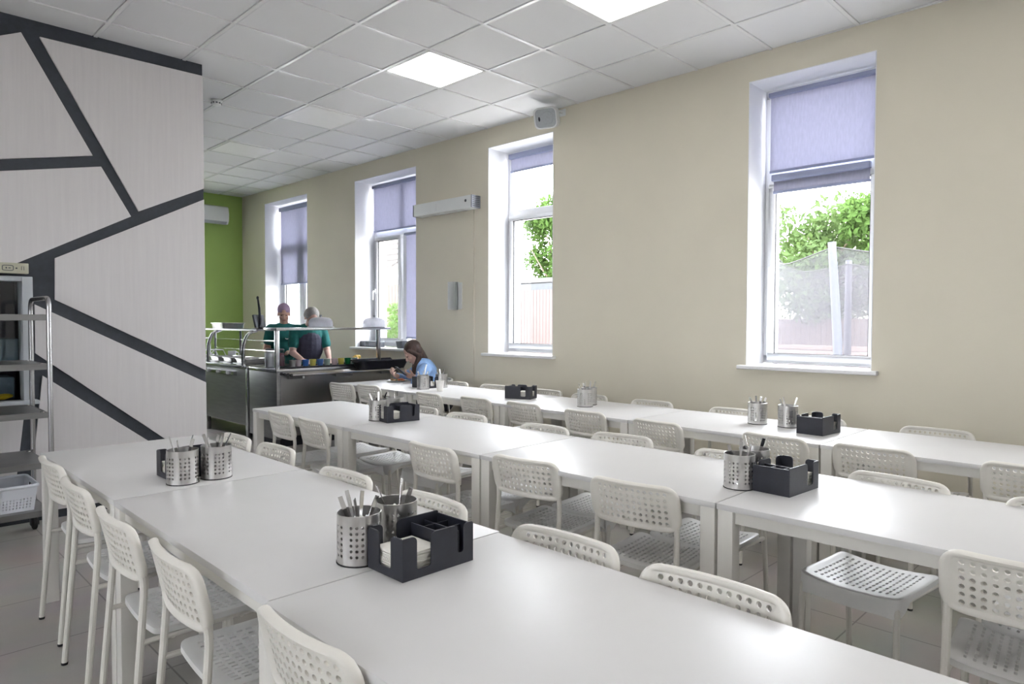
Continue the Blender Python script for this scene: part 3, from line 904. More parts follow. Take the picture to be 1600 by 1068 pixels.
# paper cup and plate on the window row
mb = MB(); mb.lathe([(.029, 0), (.040, .096), (.0415, .098), (.0405, .100), (.038, .097), (.0275, .004), (1e-5, .004)], 24)
o = obj('paper_cup', mb, M['cup_white'], None); o.location = (4.003 + .03, 4.953 + .03, .74); tag(o, 'white paper cup on the window row in front of a cutlery holder', 'cup')
def plate():
    x, y = 4.345, 6.10
    t = thing('dinner_plate', 'white plate of food in front of the person in the blue jacket', 'plate', (x, y, .7405))
    mb = MB(); mb.lathe([(1e-5, 0), (.07, 0), (.075, .003), (.115, .016), (.118, .019), (.112, .018), (.074, .006), (1e-5, .005)], 36)
    obj('dish', mb, M['porcelain'], t)
    r2 = random.Random(5)
    for nm, m, c, n in (('tomato_salad', 'food_orange', (.035, -.03), 10), ('cutlet', 'food_tan', (-.03, .02), 8), ('greens', 'food_green', (.0, .04), 6)):
        f = MB()
        for k in range(n):
            f.ell((c[0] + r2.uniform(-.03, .03), c[1] + r2.uniform(-.03, .03), .014 + r2.uniform(0, .014)), (r2.uniform(.012, .02), r2.uniform(.012, .02), r2.uniform(.008, .014)), seg=10, rings=6)
        fo = obj(nm, f, M[m], None); fo.location = (x, y, .7405)
        tag(fo, {'tomato_salad': 'orange red food heap on the white dinner plate', 'cutlet': 'tan brown food heap on the white dinner plate', 'greens': 'green garnish on the white dinner plate'}[nm], 'food', 'food on the dinner plate')
plate()
#PART2
# ------------------------------------------------------------------ dish hatch in the partition
def hatch():
    t = thing('serving_hatch', 'dark glazed hatch in the partition behind the steel trolley', 'hatch', (.56, YP, .85), world=True)
    fr = MB(); w = .05
    y0, y1 = YP - .035, YP + .10
    fr.box(HX1 - w, HX1 + .012, y0, y1, HZ0 + .001, HZ1 - .001); fr.box(HX0, HX0 + w, y0, y1, HZ0 + .001, HZ1 - .001)
    fr.box(HX0 + w, HX1 - w, y0, y1, HZ1 - .035, HZ1 - .001)
    obj('frame', fr, M['hatch_frame'], t, bevel=.006)
    sl = MB(); sl.box(HX0, HX1 + .03, YP - .10, YP + .012, HZ0 - .022, HZ0 + .004); obj('sill', sl, M['hatch_frame'], t, bevel=.006)
    bx = MB(); d = YP + .62
    a, b = HX0 - .02, HX1 + .02
    bx.box(a, b, d, d + .01, HZ0 - .03, HZ1 + .02)
    bx.box(a, a + .01, YP + .197, d, HZ0 - .03, HZ1 + .02); bx.box(b - .01, b, YP + .197, d, HZ0 - .03, HZ1 + .02)
    bx.box(a, b, YP + .197, d, HZ1 + .01, HZ1 + .02); bx.box(a, b, YP + .197, d, HZ0 - .03, HZ0 - .02)
    obj('recess', bx, M['hatch_dark'], t, smooth=0)
    sh = MB(); sh.box(a + .01, b - .01, YP + .21, d, 1.10, 1.112); obj('shelf', sh, M['steel_dark'], t, smooth=0)
    bars = MB()
    for x in (.40, .62, .80): bars.box(x, x + .03, YP + .40, YP + .43, 1.35, 1.65)
    obj('rack_upright', bars, M['mid_grey'], t, smooth=0)
    gl = MB(); gl.box(HX0 + w, HX1 - w, YP + .05, YP + .054, HZ0 + .20, HZ1 - .036); obj('glass', gl, M['glass'], t, smooth=0)
hatch()
o = obj('crate', MB().box(.50, .93, YP + .24, YP + .50, 1.113, 1.27), M['crate_blue'], None, bevel=.015); tag(o, 'grey blue plastic crate on the shelf inside the hatch', 'crate')
o = obj('crate', MB().box(.40, .90, YP + .22, YP + .50, .832, 1.0), M['crate_blue'], None, bevel=.015); tag(o, 'grey blue low crate at the bottom of the hatch behind the yellow cloth', 'crate')
mb = MB(); r2 = random.Random(2)
for k in range(12): mb.ell((.55 + .28 * k / 11, YP + .15 + r2.uniform(-.02, .02), .866 + r2.uniform(0, .02)), (.05, .04, .018), seg=10, rings=6)
o = obj('cloth', mb, M['yellow'], None); tag(o, 'crumpled yellow cloth on the hatch ledge behind the trolley', 'cloth')
def hatch_sign():
    t = thing('sign_plate', 'olive sign plate with outlined icons fixed above the hatch', 'sign', (.55, YP, 1.71), world=True)
    z0, z1 = 1.712, 1.782; y = YP - .06
    obj('board', MB().box(.16, .945, y, YP + .016, z0, z1), M['sign_olive'], t, bevel=.004)
    ic = MB()
    for cx in (.58, .705, .83):
        pr = [(cx + .030 * math.copysign(abs(math.cos(a)) ** .4, math.cos(a)), y - .0012, 1.747 + .017 * math.copysign(abs(math.sin(a)) ** .4, math.sin(a))) for a in [2 * PI * k / 24 for k in range(24)]]
        ic.tube(pr, .0022, 6, closed=True)
        ic.box(cx - .013, cx - .005, y - .002, y, 1.742, 1.752); ic.box(cx + .003, cx + .015, y - .002, y, 1.744, 1.750)
        ic.ell((cx + .047, y, 1.747), (.006, .002, .005), seg=10, rings=6)
    ic.tube([(.905, y - .001, 1.735), (.905, y - .001, 1.76), (.918, y - .001, 1.76), (.918, y - .001, 1.735)], .0016, 6)
    obj('icon', ic, M['dark_grey'], t, label='dark outlined icons')
hatch_sign()

# ------------------------------------------------------------------ steel trolley
def trolley():
    t = thing('steel_trolley', 'stainless steel five-tier trolley in front of the panelled partition', 'trolley', (.47, 5.17, 0), world=True)
    x0, x1, y0, y1 = .02, .928, 4.905, 5.44
    for x, nm in ((x1, 'right'), (x0, 'left')):
        f = MB(); f.tube(fillet([(x, y0, .13), (x, y0, 1.534), (x, y1, 1.534), (x, y1, .13)], .075, 8), .0145, 14)
        obj('end_frame', f, M['steel_sat'], t)
    for z in (1.432, 1.134, .840, .534, .243):
        s = MB(); a, b = x0 + .016, x1 - .016
        s.box(a, b, y0 - .004, y1 + .004, z - .006, z - .003)
        s.box(a, b, y0 - .006, y0 - .003, z - .036, z); s.box(a, b, y1 + .003, y1 + .006, z - .036, z)
        s.box(a, a + .003, y0 - .004, y1 + .004, z - .036, z); s.box(b - .003, b, y0 - .004, y1 + .004, z - .036, z)
        so = obj('shelf', s, M['steel_dark'], t, smooth=0)
        for (xx, yy) in ((x1 - .032, y1 - .03), (x1 - .032, y0 + .03)):
            w = MB(); w.lathe([(.018, 0), (.016, .004), (1e-5, .005)], 16, (xx, yy, z - .003)); obj('fixing', w, M['chrome'], so)
    for x in (x0, x1):
        for y in (y0, y1):
            c = MB(); c.box(x - .024, x - .020, y - .02, y + .02, .03, .12); c.box(x + .020, x + .024, y - .02, y + .02, .03, .12); c.box(x - .024, x + .024, y - .022, y + .022, .112, .128)
            co_ = obj('castor', c, M['black_plastic'], t, bevel=.002)
            w = MB(); w.lathe([(1e-5, -.014), (.038, -.014), (.046, -.009), (.046, .009), (.038, .014), (1e-5, .014)], 20, (x, y, .0465), lambda p: Vector((p.z, p.x, p.y)))
            obj('wheel', w, M['black_rubber'], co_)
trolley()
def basket():
    t = thing('plastic_basket', 'pale grey perforated plastic basket on the lowest trolley shelf', 'basket', (.60, 5.15, .238), world=True)
    x0, x1, y0, y1, z0, z1 = .34, .865, 4.955, 5.33, .2385, .392
    tp = .018
    mb = MB()
    def quadmap(A, B, Cc, D):
        A, B, Cc, D = map(Vector, (A, B, Cc, D)); return lambda u, v: A * (1 - u) * (1 - v) + B * u * (1 - v) + Cc * u * v + D * (1 - u) * v
    walls = [((x0 + tp, y0 + tp, z0), (x1 - tp, y0 + tp, z0), (x1, y0, z1), (x0, y0, z1), 30), ((x1 - tp, y0 + tp, z0), (x1 - tp, y1 - tp, z0), (x1, y1, z1), (x1, y0, z1), 20),
             ((x1 - tp, y1 - tp, z0), (x0 + tp, y1 - tp, z0), (x0, y1, z1), (x1, y1, z1), 30), ((x0 + tp, y1 - tp, z0), (x0 + tp, y0 + tp, z0), (x0, y0, z1), (x0, y1, z1), 20)]
    for A, B, Cc, D, nu in walls:
        f = quadmap(A, B, Cc, D); nv = 9; P = {}; vs = []; fs = []
        def vid(u, v):
            k = (round(u * 1e5), round(v * 1e5))
            if k not in P: P[k] = len(vs); vs.append(f(u, v))
            return P[k]
        for i in range(nu):
            for j in range(nv):
                cx, cy = (i + .5) / nu, (j + .5) / nv
                ov = [vid(cx + a * .5 / nu, cy + b * .5 / nv) for a, b in SQ]
                slot = (nv - 3 <= j <= nv - 2) and abs(cx - .5) < .17
                if slot: continue
                if 1 <= j <= nv - 5 and 0 < i < nu - 1:
                    hv = [vid(cx + a * .22 / nu, cy + b * .30 / nv) for a, b in OCT]
                    for k in range(8): l = (k + 1) % 8; fs.append((ov[k], ov[l], hv[l], hv[k]))
                else: fs.append(tuple(ov))
        mb.add(vs, fs)
    mb.add([(x0 + tp, y0 + tp, z0), (x1 - tp, y0 + tp, z0), (x1 - tp, y1 - tp, z0), (x0 + tp, y1 - tp, z0)], [(0, 1, 2, 3)])
    b = obj('tub', mb, M['basket'], t, smooth=0)
    md = b.modifiers.new('thickness', 'SOLIDIFY'); md.thickness = .003
    rm = MB(); rp = [Vector(((x0 + x1) / 2 + a, (y0 + y1) / 2 + c, z1)) for a, c in rrect(x1 - x0 + .006, y1 - y0 + .006, .03)]
    rm.tube(rp, .010, 8, closed=True); obj('rim', rm, M['basket'], t)
basket()

# ------------------------------------------------------------------ fittings on walls and ceiling
def smoke():
    x, y = 2.56, 6.45
    t = thing('smoke_detector', 'white round smoke detector on the ceiling past the partition', 'smoke detector', (x, y, ZC))
    m = MB(); m.lathe([(.052, 0), (.052, -.012), (.046, -.016), (.046, -.03), (.038, -.045), (.02, -.052), (1e-5, -.052)], 28); obj('body', m, M['device_white'], t)
    v = MB()
    for k in range(10):
        a = 2 * PI * k / 10; q = Matrix.Rotation(a, 3, 'Z'); v.box(.036, .0462, -.009, .009, -.036, -.024, lambda X, Y, Z: q @ Vector((X, Y, Z)))
    obj('vent_slots', v, M['dark_grey'], t, smooth=0)
smoke()
def speaker():
    c = W(4.30, -.215, 3.312)
    t = thing('wall_speaker', 'white box loudspeaker mounted under the ceiling beside a window top', 'speaker', c, world=True)
    f = Vector((-.80, -.30, -.30)).normalized(); side = f.cross(Vector((0, 0, 1))).normalized(); upv = side.cross(f)
    def tf(u, v, w): return c + side * u + upv * v + f * w
    m = MB(); n = 28
    rings = [(-.085, .62), (-.078, .74), (-.02, .93), (.05, 1.0), (.068, .985), (.074, .95), (.066, .88)]
    base = rrect(.235, .192, .05, 6); vs = []; fs = []
    for w, k in rings: vs += [tf(u * k, v * k, w) for u, v in base]
    n = len(base)
    for i in range(len(rings) - 1):
        for k in range(n): l = (k + 1) % n; fs.append((i * n + k, i * n + l, (i + 1) * n + l, (i + 1) * n + k))
    fs.append(tuple(range(n))); fs.append(tuple((len(rings) - 1) * n + k for k in range(n)))
    m.add(vs, fs); obj('cabinet', m, M['device_white'], t, smooth=60)
    g = MB(); g.prism([(u * .86, v * .86) for u, v in base], .066, .068, tf); obj('grille', g, M['device_grey'], t, smooth=0)
    cn = MB(); cn.lathe([(.058, 0), (.055, .003), (.04, .002), (.018, .0015), (1e-5, .004)], 28, tf=lambda p: tf(p.x - .02, p.y, p.z + .068) - Vector((0, 0, 0))); obj('cone', cn, M['device_grey'], t)
    lg = MB(); lg.prism([(a * .010 + .062, b * .022 - .004) for a, b in OCT], .0682, .0695, tf); obj('badge', lg, M['black_plastic'], t, smooth=0)
    b = MB(); b.tube(fillet([W(4.30, -.15, 3.36), W(4.30, -.10, 3.405), W(4.30, -.001, 3.405)], .03), .014, 10); b.box(4.26, 4.34, -.006, 0, 3.37, 3.435, W)
    obj('bracket', b, M['device_white'], t)
speaker()
def recirculator():
    t0, t1, z0, z1 = 6.445, 5.436, 2.618, 2.755
    t = thing('air_steriliser', 'long white wall-mounted air steriliser box between two windows', 'air steriliser', W(5.94, -.06, 2.69), world=True)
    b = MB(); b.box(t1 + .012, t0 - .012, -.13, -.003, z0, z1, W); obj('casing', b, M['device_white'], t, bevel=.008)
    for a, c in ((t1, t1 + .0125), (t0 - .0125, t0)):
        e = MB(); e.box(a, c, -.132, -.004, z0 + .002, z1 - .002, W); eo = obj('end_grille', e, M['mid_grey'], t, smooth=0)
        q = MB()
        for k in range(6): z = z0 + .018 + k * .02; q.box(a - .002, c + .002, -.118, -.02, z, z + .006, W)
        obj('slat', q, M['black_plastic'], eo, smooth=0)
    k = MB(); k.ell(W(t1 + .10, -.131, 2.70), (.006, .016, .016), AWR, 14, 8); obj('switch', k, M['dark_grey'], t)
    h = MB()
    for j in range(4): h.ell(W(t0 - .42, -.131, 2.652 + .02 * j), (.003, .007, .006), AWR, 10, 6)
    obj('vent_hole', h, M['porcelain'], t)
AWR = Matrix.Rotation(AW, 3, 'Z')
recirculator()
mb = MB(); mb.box(5.535, 5.549, -.010, 0, .78, 2.617, W)
struct('trim_1', mb, M['wall_olive'], smooth=0)
def wall_rack():
    t = thing('flip_display', 'white wall-mounted flip display with upright leaves beside the seated person', 'flip display', W(5.80, -.05, 1.68), world=True)
    b = MB(); b.box(5.73, 5.91, -.012, 0, 1.535, 1.835, W); obj('back_plate', b, M['device_white'], t, bevel=.003)
    for k in range(8):
        a = R(72 + 10.5 * k); p = MB(); L = .115
        def tf(u, v, w): return W(5.80 + u * math.cos(a) - w * math.sin(a), -.013 - u * math.sin(a) - w * math.cos(a), v)
        p.box(.012, L, 1.53, 1.838, -.0015, .0015, tf); obj('leaf', p, M['device_white'], t, smooth=0)
wall_rack()
def aircon():
    x0, x1, y, z0, z1 = 3.72, 4.53, YF, 2.955, 3.24
    t = thing('air_conditioner', 'white split air conditioner on the green wall', 'air conditioner', (4.1, YF - .1, 3.1), world=True)
    m = MB(); m.prism([(0, z0 + .02), (-.17, z0), (-.205, z0 + .05), (-.215, z0 + .16), (-.19, z1 - .02), (-.15, z1), (0, z1)], x0, x1, lambda u, v, w: Vector((w, y + u, v))); obj('casing', m, M['device_white'], t, bevel=.008)
    f = MB(); f.prism([(-.165, z0 - .004), (-.198, z0 + .042), (-.200, z0 + .036), (-.168, z0 - .008)], x0 + .03, x1 - .03, lambda u, v, w: Vector((w, y + u, v))); obj('flap', f, M['device_grey'], t, smooth=0)
aircon()

# ------------------------------------------------------------------ serving counter (along X, in front of the servers)
CX0, CX1, CY0, CY1, CZ = 3.40, 4.90, 7.01, 7.70, .872
def counter():
    t = thing('serving_counter', 'stainless steel serving counter with overshelf and tray rails', 'counter', (4.15, 7.35, 0), world=True)
    b = MB(); b.box(CX0 + .05, CX1, CY0 + .02, CY1 - .01, .12, CZ - .04); obj('body', b, M['steel_sat'], t, smooth=0)
    e = MB(); e.box(CX0, CX0 + .05, CY0, CY1, .10, CZ - .04); obj('end_panel', e, M['steel_dark'], t, bevel=.003)
    k = MB(); k.box(CX0 + .08, CX1, CY0 + .09, CY1 - .05, 0, .12); obj('plinth', k, M['black_plastic'], t, smooth=0)
    tp = MB(); tp.box(CX0 - .005, CX1, CY0 - .008, CY1 + .005, CZ - .04, CZ); obj('countertop', tp, M['steel_sat'], t, bevel=.006)
    s = MB(); s.box(CX0, CX1 - .005, CY0 + .0, CY0 + .31, 1.298, 1.325); obj('overshelf', s, M['steel_sat'], t, bevel=.004)
    for x in (CX0 + .03, 4.745):
        for y in (CY0 + .05,):
            p = MB(); p.box(x - .022, x + .022, y - .018, y + .018, CZ - .001, 1.299); obj('post', p, M['steel_sat'], t, bevel=.004)
    for j in range(4):
        y = CY0 - .055 - j * .075
        r = MB(); r.tube([(CX0 + .035, y, .825), (CX1 - .01, y, .825)], .0125, 10); ro = obj('tray_rail', r, M['chrome'], t)
        c = MB(); c.lathe([(1e-5, -.02), (.014, -.02), (.0155, -.012), (.0155, .004), (.0128, .004)], 12, (CX0 + .035, y, .825), lambda p: Vector((p.z, p.x, p.y))); obj('end_cap', c, M['black_rubber'], ro)
    for x in (CX0 + .16, 4.15, CX1 - .12):
        g = MB(); g.prism([(CY0 + .02, .81), (CY0 - .30, .81), (CY0 - .30, .785), (CY0 + .02, .755)], x - .012, x + .012, lambda u, v, w: Vector((w, u, v))); obj('rail_bracket', g, M['steel_dark'], t, smooth=0)
counter()

def drinking_cups():
    cols = [('grey', (.42, .42, .42)), ('pale mauve', (.62, .52, .56)), ('blue', (.07, .20, .62)), ('yellow', (.72, .65, .16)), ('lavender blue', (.10, .22, .60)),
            ('pale green', (.55, .66, .60)), ('pale pink', (.72, .56, .58)), ('bright yellow', (.75, .66, .14)), ('dark green', (.01, .20, .07)), ('pale teal', (.36, .52, .48))]
    xs = [3.655, 3.725, 3.815, 3.905, 4.0, 4.09, 4.185, 4.275, 4.365, 4.455]
    tr = thing('serving_tray', 'flat black tray under the row of coloured cups', 'tray', (4.06, 7.17, CZ), world=True)
    m = MB(); m.prism(rrect(.99, .30, .04), 0, .004, lambda u, v, w: Vector((4.05 + u, 7.19 + v, CZ + .0005 + w))); obj('base', m, M['black_plastic'], tr)
    rm = MB(); rm.tube([Vector((4.05 + u, 7.19 + v, CZ + .012)) for u, v in rrect(.99, .30, .04)], .008, 8, closed=True); obj('rim', rm, M['black_plastic'], tr)
    for k, ((nm, c), x) in enumerate(zip(cols, xs)):
        mb = MB(); mb.lathe([(.026, 0), (.029, .004), (.0385, .080), (.0395, .083), (.0375, .083), (.027, .006), (1e-5, .006)], 22)
        M['cup%d' % k] = mat('cup_' + nm.replace(' ', '_'), c, .4, var=.02)
        o = obj('plastic_cup', mb, M['cup%d' % k], None); o.location = (x, 7.145, CZ + .0048)
        tag(o, '%s plastic cup on the black tray, %s from the left in the row' % (nm, ORD[k + 1]), 'cup', 'coloured cups on the serving counter')
drinking_cups()
def bus_tub():
    cx, cy, z = 4.65, 6.88, .8385
    t = thing('plastic_tub', 'deep black plastic tub with wide rim on the tray rails', 'tub', (cx, cy, z), world=True)
    m = MB(); a = rrect(.54, .28, .05); b = rrect(.62, .36, .06); c = rrect(.53, .27, .05); d = rrect(.605, .345, .06)
    n = len(a); vs = [(cx + u, cy + v, z) for u, v in a] + [(cx + u, cy + v, z + .10) for u, v in b] + [(cx + u, cy + v, z + .10) for u, v in d] + [(cx + u, cy + v, z + .006) for u, v in c]
    fs = [tuple(range(n))[::-1], tuple(3 * n + k for k in range(n))]
    for i in range(3):
        for k in range(n): l = (k + 1) % n; fs.append((i * n + k, i * n + l, (i + 1) * n + l, (i + 1) * n + k))
    m.add(vs, fs); obj('body', m, M['black_plastic'], t)
    r = MB(); r.tube([Vector((cx + u, cy + v, z + .10)) for u, v in rrect(.64, .38, .065)], .011, 8, closed=True, flat=.6); obj('rim', r, M['black_plastic'], t)
    h = MB()
    for s in (-1, 1): h.tube(fillet([(cx + s * .305, cy - .09, z + .095), (cx + s * .345, cy - .08, z + .085), (cx + s * .345, cy + .08, z + .085), (cx + s * .305, cy + .09, z + .095)], .03), .010, 8)
    obj('handle', h, M['black_plastic'], t)
bus_tub()
def salad_bowl():
    x, y = 4.58, 7.30
    o = obj('serving_bowl', MB().lathe([(.06, 0), (.10, .02), (.125, .055), (.12, .056), (.095, .024), (.055, .006), (1e-5, .006)], 28), M['porcelain'], None); o.location = (x, y, CZ); tag(o, 'white bowl of fruit behind the black tub on the counter', 'bowl')
    r2 = random.Random(9)
    for k in range(9):
        a = r2.uniform(0, 6.28); q = r2.uniform(.0, .07)
        f = MB(); f.ell((0, 0, 0), (.030, .030, .026), seg=14, rings=9)
        o = obj('fruit', f, M['food_yellow' if k % 3 else 'food_orange'], None); o.location = (x + q * math.cos(a), y + q * math.sin(a), CZ + .05 + .018 * (k % 3))
        tag(o, '%s fruit piece in the white bowl on the serving counter' % ('yellow' if k % 3 else 'orange'), 'fruit', '%s fruit in the counter bowl' % ('yellow' if k % 3 else 'orange'))
salad_bowl()
def cloche(x, y, lab):
    z = 1.3255
    t = thing('cake_dome', lab, 'cake dome', (x, y, z), group='clear domes on the overshelf')
    p = MB(); p.lathe([(.12, 0), (.155, .004), (.157, .009), (.12, .007), (1e-5, .007)], 30); obj('plate', p, M['porcelain'], t)
    d = MB(); pr = [(.138, .009), (.140, .05), (.130, .085), (.105, .108), (.06, .118), (.012, .120)]
    d.lathe(pr + [(r - .003, zz - .003) for r, zz in pr[::-1]], 32); obj('dome', d, M['dome'], t)
    k = MB(); k.lathe([(.010, .119), (.008, .128), (.016, .136), (.014, .146), (1e-5, .149)], 16); obj('knob', k, M['mid_grey'], t)
cloche(4.02, 7.165, 'clear plastic dome on the overshelf in front of the bowing server')
cloche(4.755, 7.165, 'clear plastic dome at the window end of the overshelf')
def jug(x, y, m, lab):
    t = thing('juice_jug', lab, 'jug', (x, y, CZ + .0006), group=None)
    g = MB(); pr = [(.045, 0), (.052, .01), (.054, .10), (.042, .165), (.040, .185), (.044, .195)]
    g.lathe(pr + [(r - .003, max(.004, z)) for r, z in pr[::-1]] + [(1e-5, .004)], 26); obj('glass_body', g, M['clear_plastic'], t)
    j = MB(); j.lathe([(1e-5, .006), (.044, .006), (.048, .02), (.050, .10), (.041, .165), (1e-5, .165)], 24); obj('drink', j, M[m], t)
    l = MB(); l.lathe([(.045, .194), (.046, .205), (.03, .214), (1e-5, .216)], 22); obj('lid', l, M['dark_grey'], t)
    h = MB(); h.tube(fillet([(.04, 0, .175), (.09, 0, .17), (.092, 0, .06), (.05, 0, .045)], .03), .006, 8); obj('handle', h, M['clear_plastic'], t)
jug(3.60, 7.33, 'juice', 'glass jug of dark red drink on the serving counter')
jug(3.505, 7.40, 'porcelain', 'glass jug of pale drink at the left end of the serving counter')

# ------------------------------------------------------------------ hot counter along Y, left of the serving counter
def hot_counter():
    x0, x1, y0, y1, z = 3.40, 4.00, 7.74, 10.20, .87
    t = thing('hot_counter', 'dark stainless heated food counter with arched glass guard', 'counter', (3.7, 8.97, 0), world=True)
    b = MB(); b.box(x0 + .02, x1, y0 + .03, y1, .17, z - .03); obj('body', b, M['steel_dark'], t, smooth=0)
    for (lx, ly, lz) in ((x0, y0, z - .03), (x0, y0 + 1.22, .18), (x0, y1 - .055, z - .03), (x1 - .05, y0, .18)):
        p = MB(); p.box(lx, lx + .05, ly, ly + .055, 0, lz); obj('leg', p, M['steel_sat'], t, bevel=.003)
    tp = MB(); tp.box(x0 - .01, x1 + .01, y0, y1 + .01, z - .03, z); obj('countertop', tp, M['steel_sat'], t, bevel=.005)
    c = MB(); c.prism([(x0 + .02, .80), (x0 - .02, .79), (x0 - .02, .755), (x0 + .02, .74)], y0 + .35, y0 + 1.25, lambda u, v, w: Vector((u, w, v))); obj('control_strip', c, M['steel_sat'], t, smooth=0)
    for k in range(3):
        kn = MB(); kn.lathe([(.022, 0), (.020, .022), (1e-5, .024)], 16, (x0 - .020, y0 + .5 + .3 * k, .775), lambda q: Vector((-q.z, q.x, q.y))); obj('knob', kn, M['device_white'], t)
    for k, y in enumerate((y0 + .28, y0 + 1.35, y1 - .25)):
        a = MB(); a.tube(fillet([(x0 + .07, y, z - .002), (x0 + .07, y, 1.10), (x0 + .13, y, 1.25), (x0 + .24, y, 1.285)], .14, 8), .021, 12); obj('arch_post', a, M['steel_sat'], t)
        bk = MB(); bk.tube([(x0 + .50, y, z - .002), (x0 + .50, y, 1.285)], .016, 10); obj('rear_post', bk, M['steel_sat'], t)
    s = MB(); s.box(x0 + .20, x0 + .55, y0 + .18, y1 - .15, 1.285, 1.297); obj('glass_shelf', s, M['clear_plastic'], t, smooth=0)
    se = MB()
    for yy in (y0 + .17, y1 - .15): se.box(x0 + .19, x0 + .56, yy - .006, yy + .006, 1.280, 1.300)
    for xx in (x0 + .19, x0 + .56): se.box(xx - .006, xx + .006, y0 + .17, y1 - .15, 1.280, 1.300)
    obj('shelf_edge', se, M['steel_dark'], t, smooth=0)
    rl = MB()
    for zz in (1.02, 1.15): rl.tube([(x0 + .50, y0 + .28, zz), (x0 + .50, y1 - .25, zz)], .009, 8)
    obj('rear_rail', rl, M['chrome'], t)
    for k in range(5):
        yy = y0 + .36 + .40 * k
        w = MB(); w.box(x0 + .12, x0 + .46, yy, yy + .34, z + .0005, z + .012); obj('food_well', w, M['steel_dark'], t, bevel=.004)
hot_counter()
def pan(x, y, z, w, d, h, lab, m='steel', grp=None):
    t = thing('steel_pan', lab, 'pan', (x, y, z), group=grp)
    mb = MB(); a = rrect(w - .03, d - .03, .03); b = rrect(w, d, .04); c = rrect(w - .008, d - .008, .036); e = rrect(w - .04, d - .04, .03); n = len(a)
    vs = [(u, v, .0) for u, v in a] + [(u, v, h) for u, v in b] + [(u, v, h) for u, v in c] + [(u, v, .004) for u, v in e]
    fs = [tuple(range(n))[::-1], tuple(3 * n + k for k in range(n))]
    for i in range(3):
        for k in range(n): l = (k + 1) % n; fs.append((i * n + k, i * n + l, (i + 1) * n + l, (i + 1) * n + k))
    mb.add(vs, fs); obj('body', mb, M[m], t)
    r = MB(); r.tube([Vector((u, v, h)) for u, v in rrect(w + .012, d + .012, .045)], .006, 8, closed=True, flat=.5); obj('rim', r, M[m], t)
    return t
pan(3.775, 9.20, 1.2978, .30, .42, .075, 'shallow steel pan on the glass shelf of the hot counter')
pan(3.69, 8.28, CZ + .011, .30, .30, .05, 'steel food pan in the hot counter, closest to the servers', grp='food pans in the hot counter')
pan(3.69, 8.68, CZ + .011, .30, .30, .05, 'steel food pan in the hot counter, middle one', grp='food pans in the hot counter')
pan(3.69, 9.08, CZ + .011, .30, .30, .05, 'steel food pan in the hot counter, closest to the green wall', grp='food pans in the hot counter')
def plates(x, y, z, n, r, lab):
    for k in range(n):
        mb = MB(); mb.lathe([(1e-5, 0), (r * .6, 0), (r, .012), (r, .015), (r * .6, .004), (1e-5, .004)], 24)
        o = obj('plate', mb, M['porcelain'], None); o.location = (x, y, z + .0075 * k); tag(o, 'white plate in the stack %s' % lab, 'plate', 'plates %s' % lab)
plates(3.80, 7.90, .8705, 6, .105, 'on the hot counter corner by the post')
def mug(x, y, z, lab, s=1.):
    t = thing('mug', lab, 'mug', (x, y, z))
    mb = MB(); mb.lathe([(.034 * s, 0), (.04 * s, .004), (.041 * s, .09 * s), (.038 * s, .09 * s), (.036 * s, .008), (1e-5, .008)], 20); obj('body', mb, M['porcelain'], t)
    h = MB(); h.tube(fillet([(.038 * s, 0, .075 * s), (.07 * s, 0, .07 * s), (.07 * s, 0, .025 * s), (.038 * s, 0, .018 * s)], .02), .006 * s, 8); obj('handle', h, M['porcelain'], t)
mug(3.93, 8.30, .8705, 'white mug on the hot counter between the two arched posts', 1.5)
mug(3.92, 9.42, .8705, 'white mug on the hot counter beside the far arched post', 1.3)
def back_shelf():
    x0, x1, y0, y1 = 3.05, 4.15, 10.52, 11.10
    t = thing('back_table', 'low steel table with a raised rail against the green wall', 'table', (3.6, 10.8, 0), world=True)
    tp = MB(); tp.box(x0, x1, y0, y1, .86, .90); obj('top', tp, M['steel_sat'], t, bevel=.004)
    for x in (x0 + .04, x1 - .04):
        for y in (y0 + .04, y1 - .04): l = MB(); l.box(x - .02, x + .02, y - .02, y + .02, 0, .86); obj('leg', l, M['steel_dark'], t, smooth=0)
    r = MB(); r.tube(fillet([(x0 + .03, y0 + .2, .90), (x0 + .03, y0 + .2, 1.14), (x1 - .03, y0 + .2, 1.14), (x1 - .03, y0 + .2, .90)], .02), .012, 8); obj('rail', r, M['device_white'], t)
back_shelf()
plates(3.75, 10.72, .9005, 5, .12, 'on the table against the green wall')
def wire_stand():
    t = thing('wire_stand', 'white wire stand with sloping legs on the hot counter', 'stand', (3.72, 9.62, .8705))
    w = MB()
    for y in (-.14, .14):
        w.tube(fillet([(-.14, y, .006), (-.02, y, .13), (.10, y, .13), (.16, y, .006)], .02), .006, 8)
    w.tube([(-.02, -.14, .13), (-.02, .14, .13)], .006, 8); w.tube([(.10, -.14, .13), (.10, .14, .13)], .006, 8)
    obj('wire_frame', w, M['device_white'], t)
wire_stand()
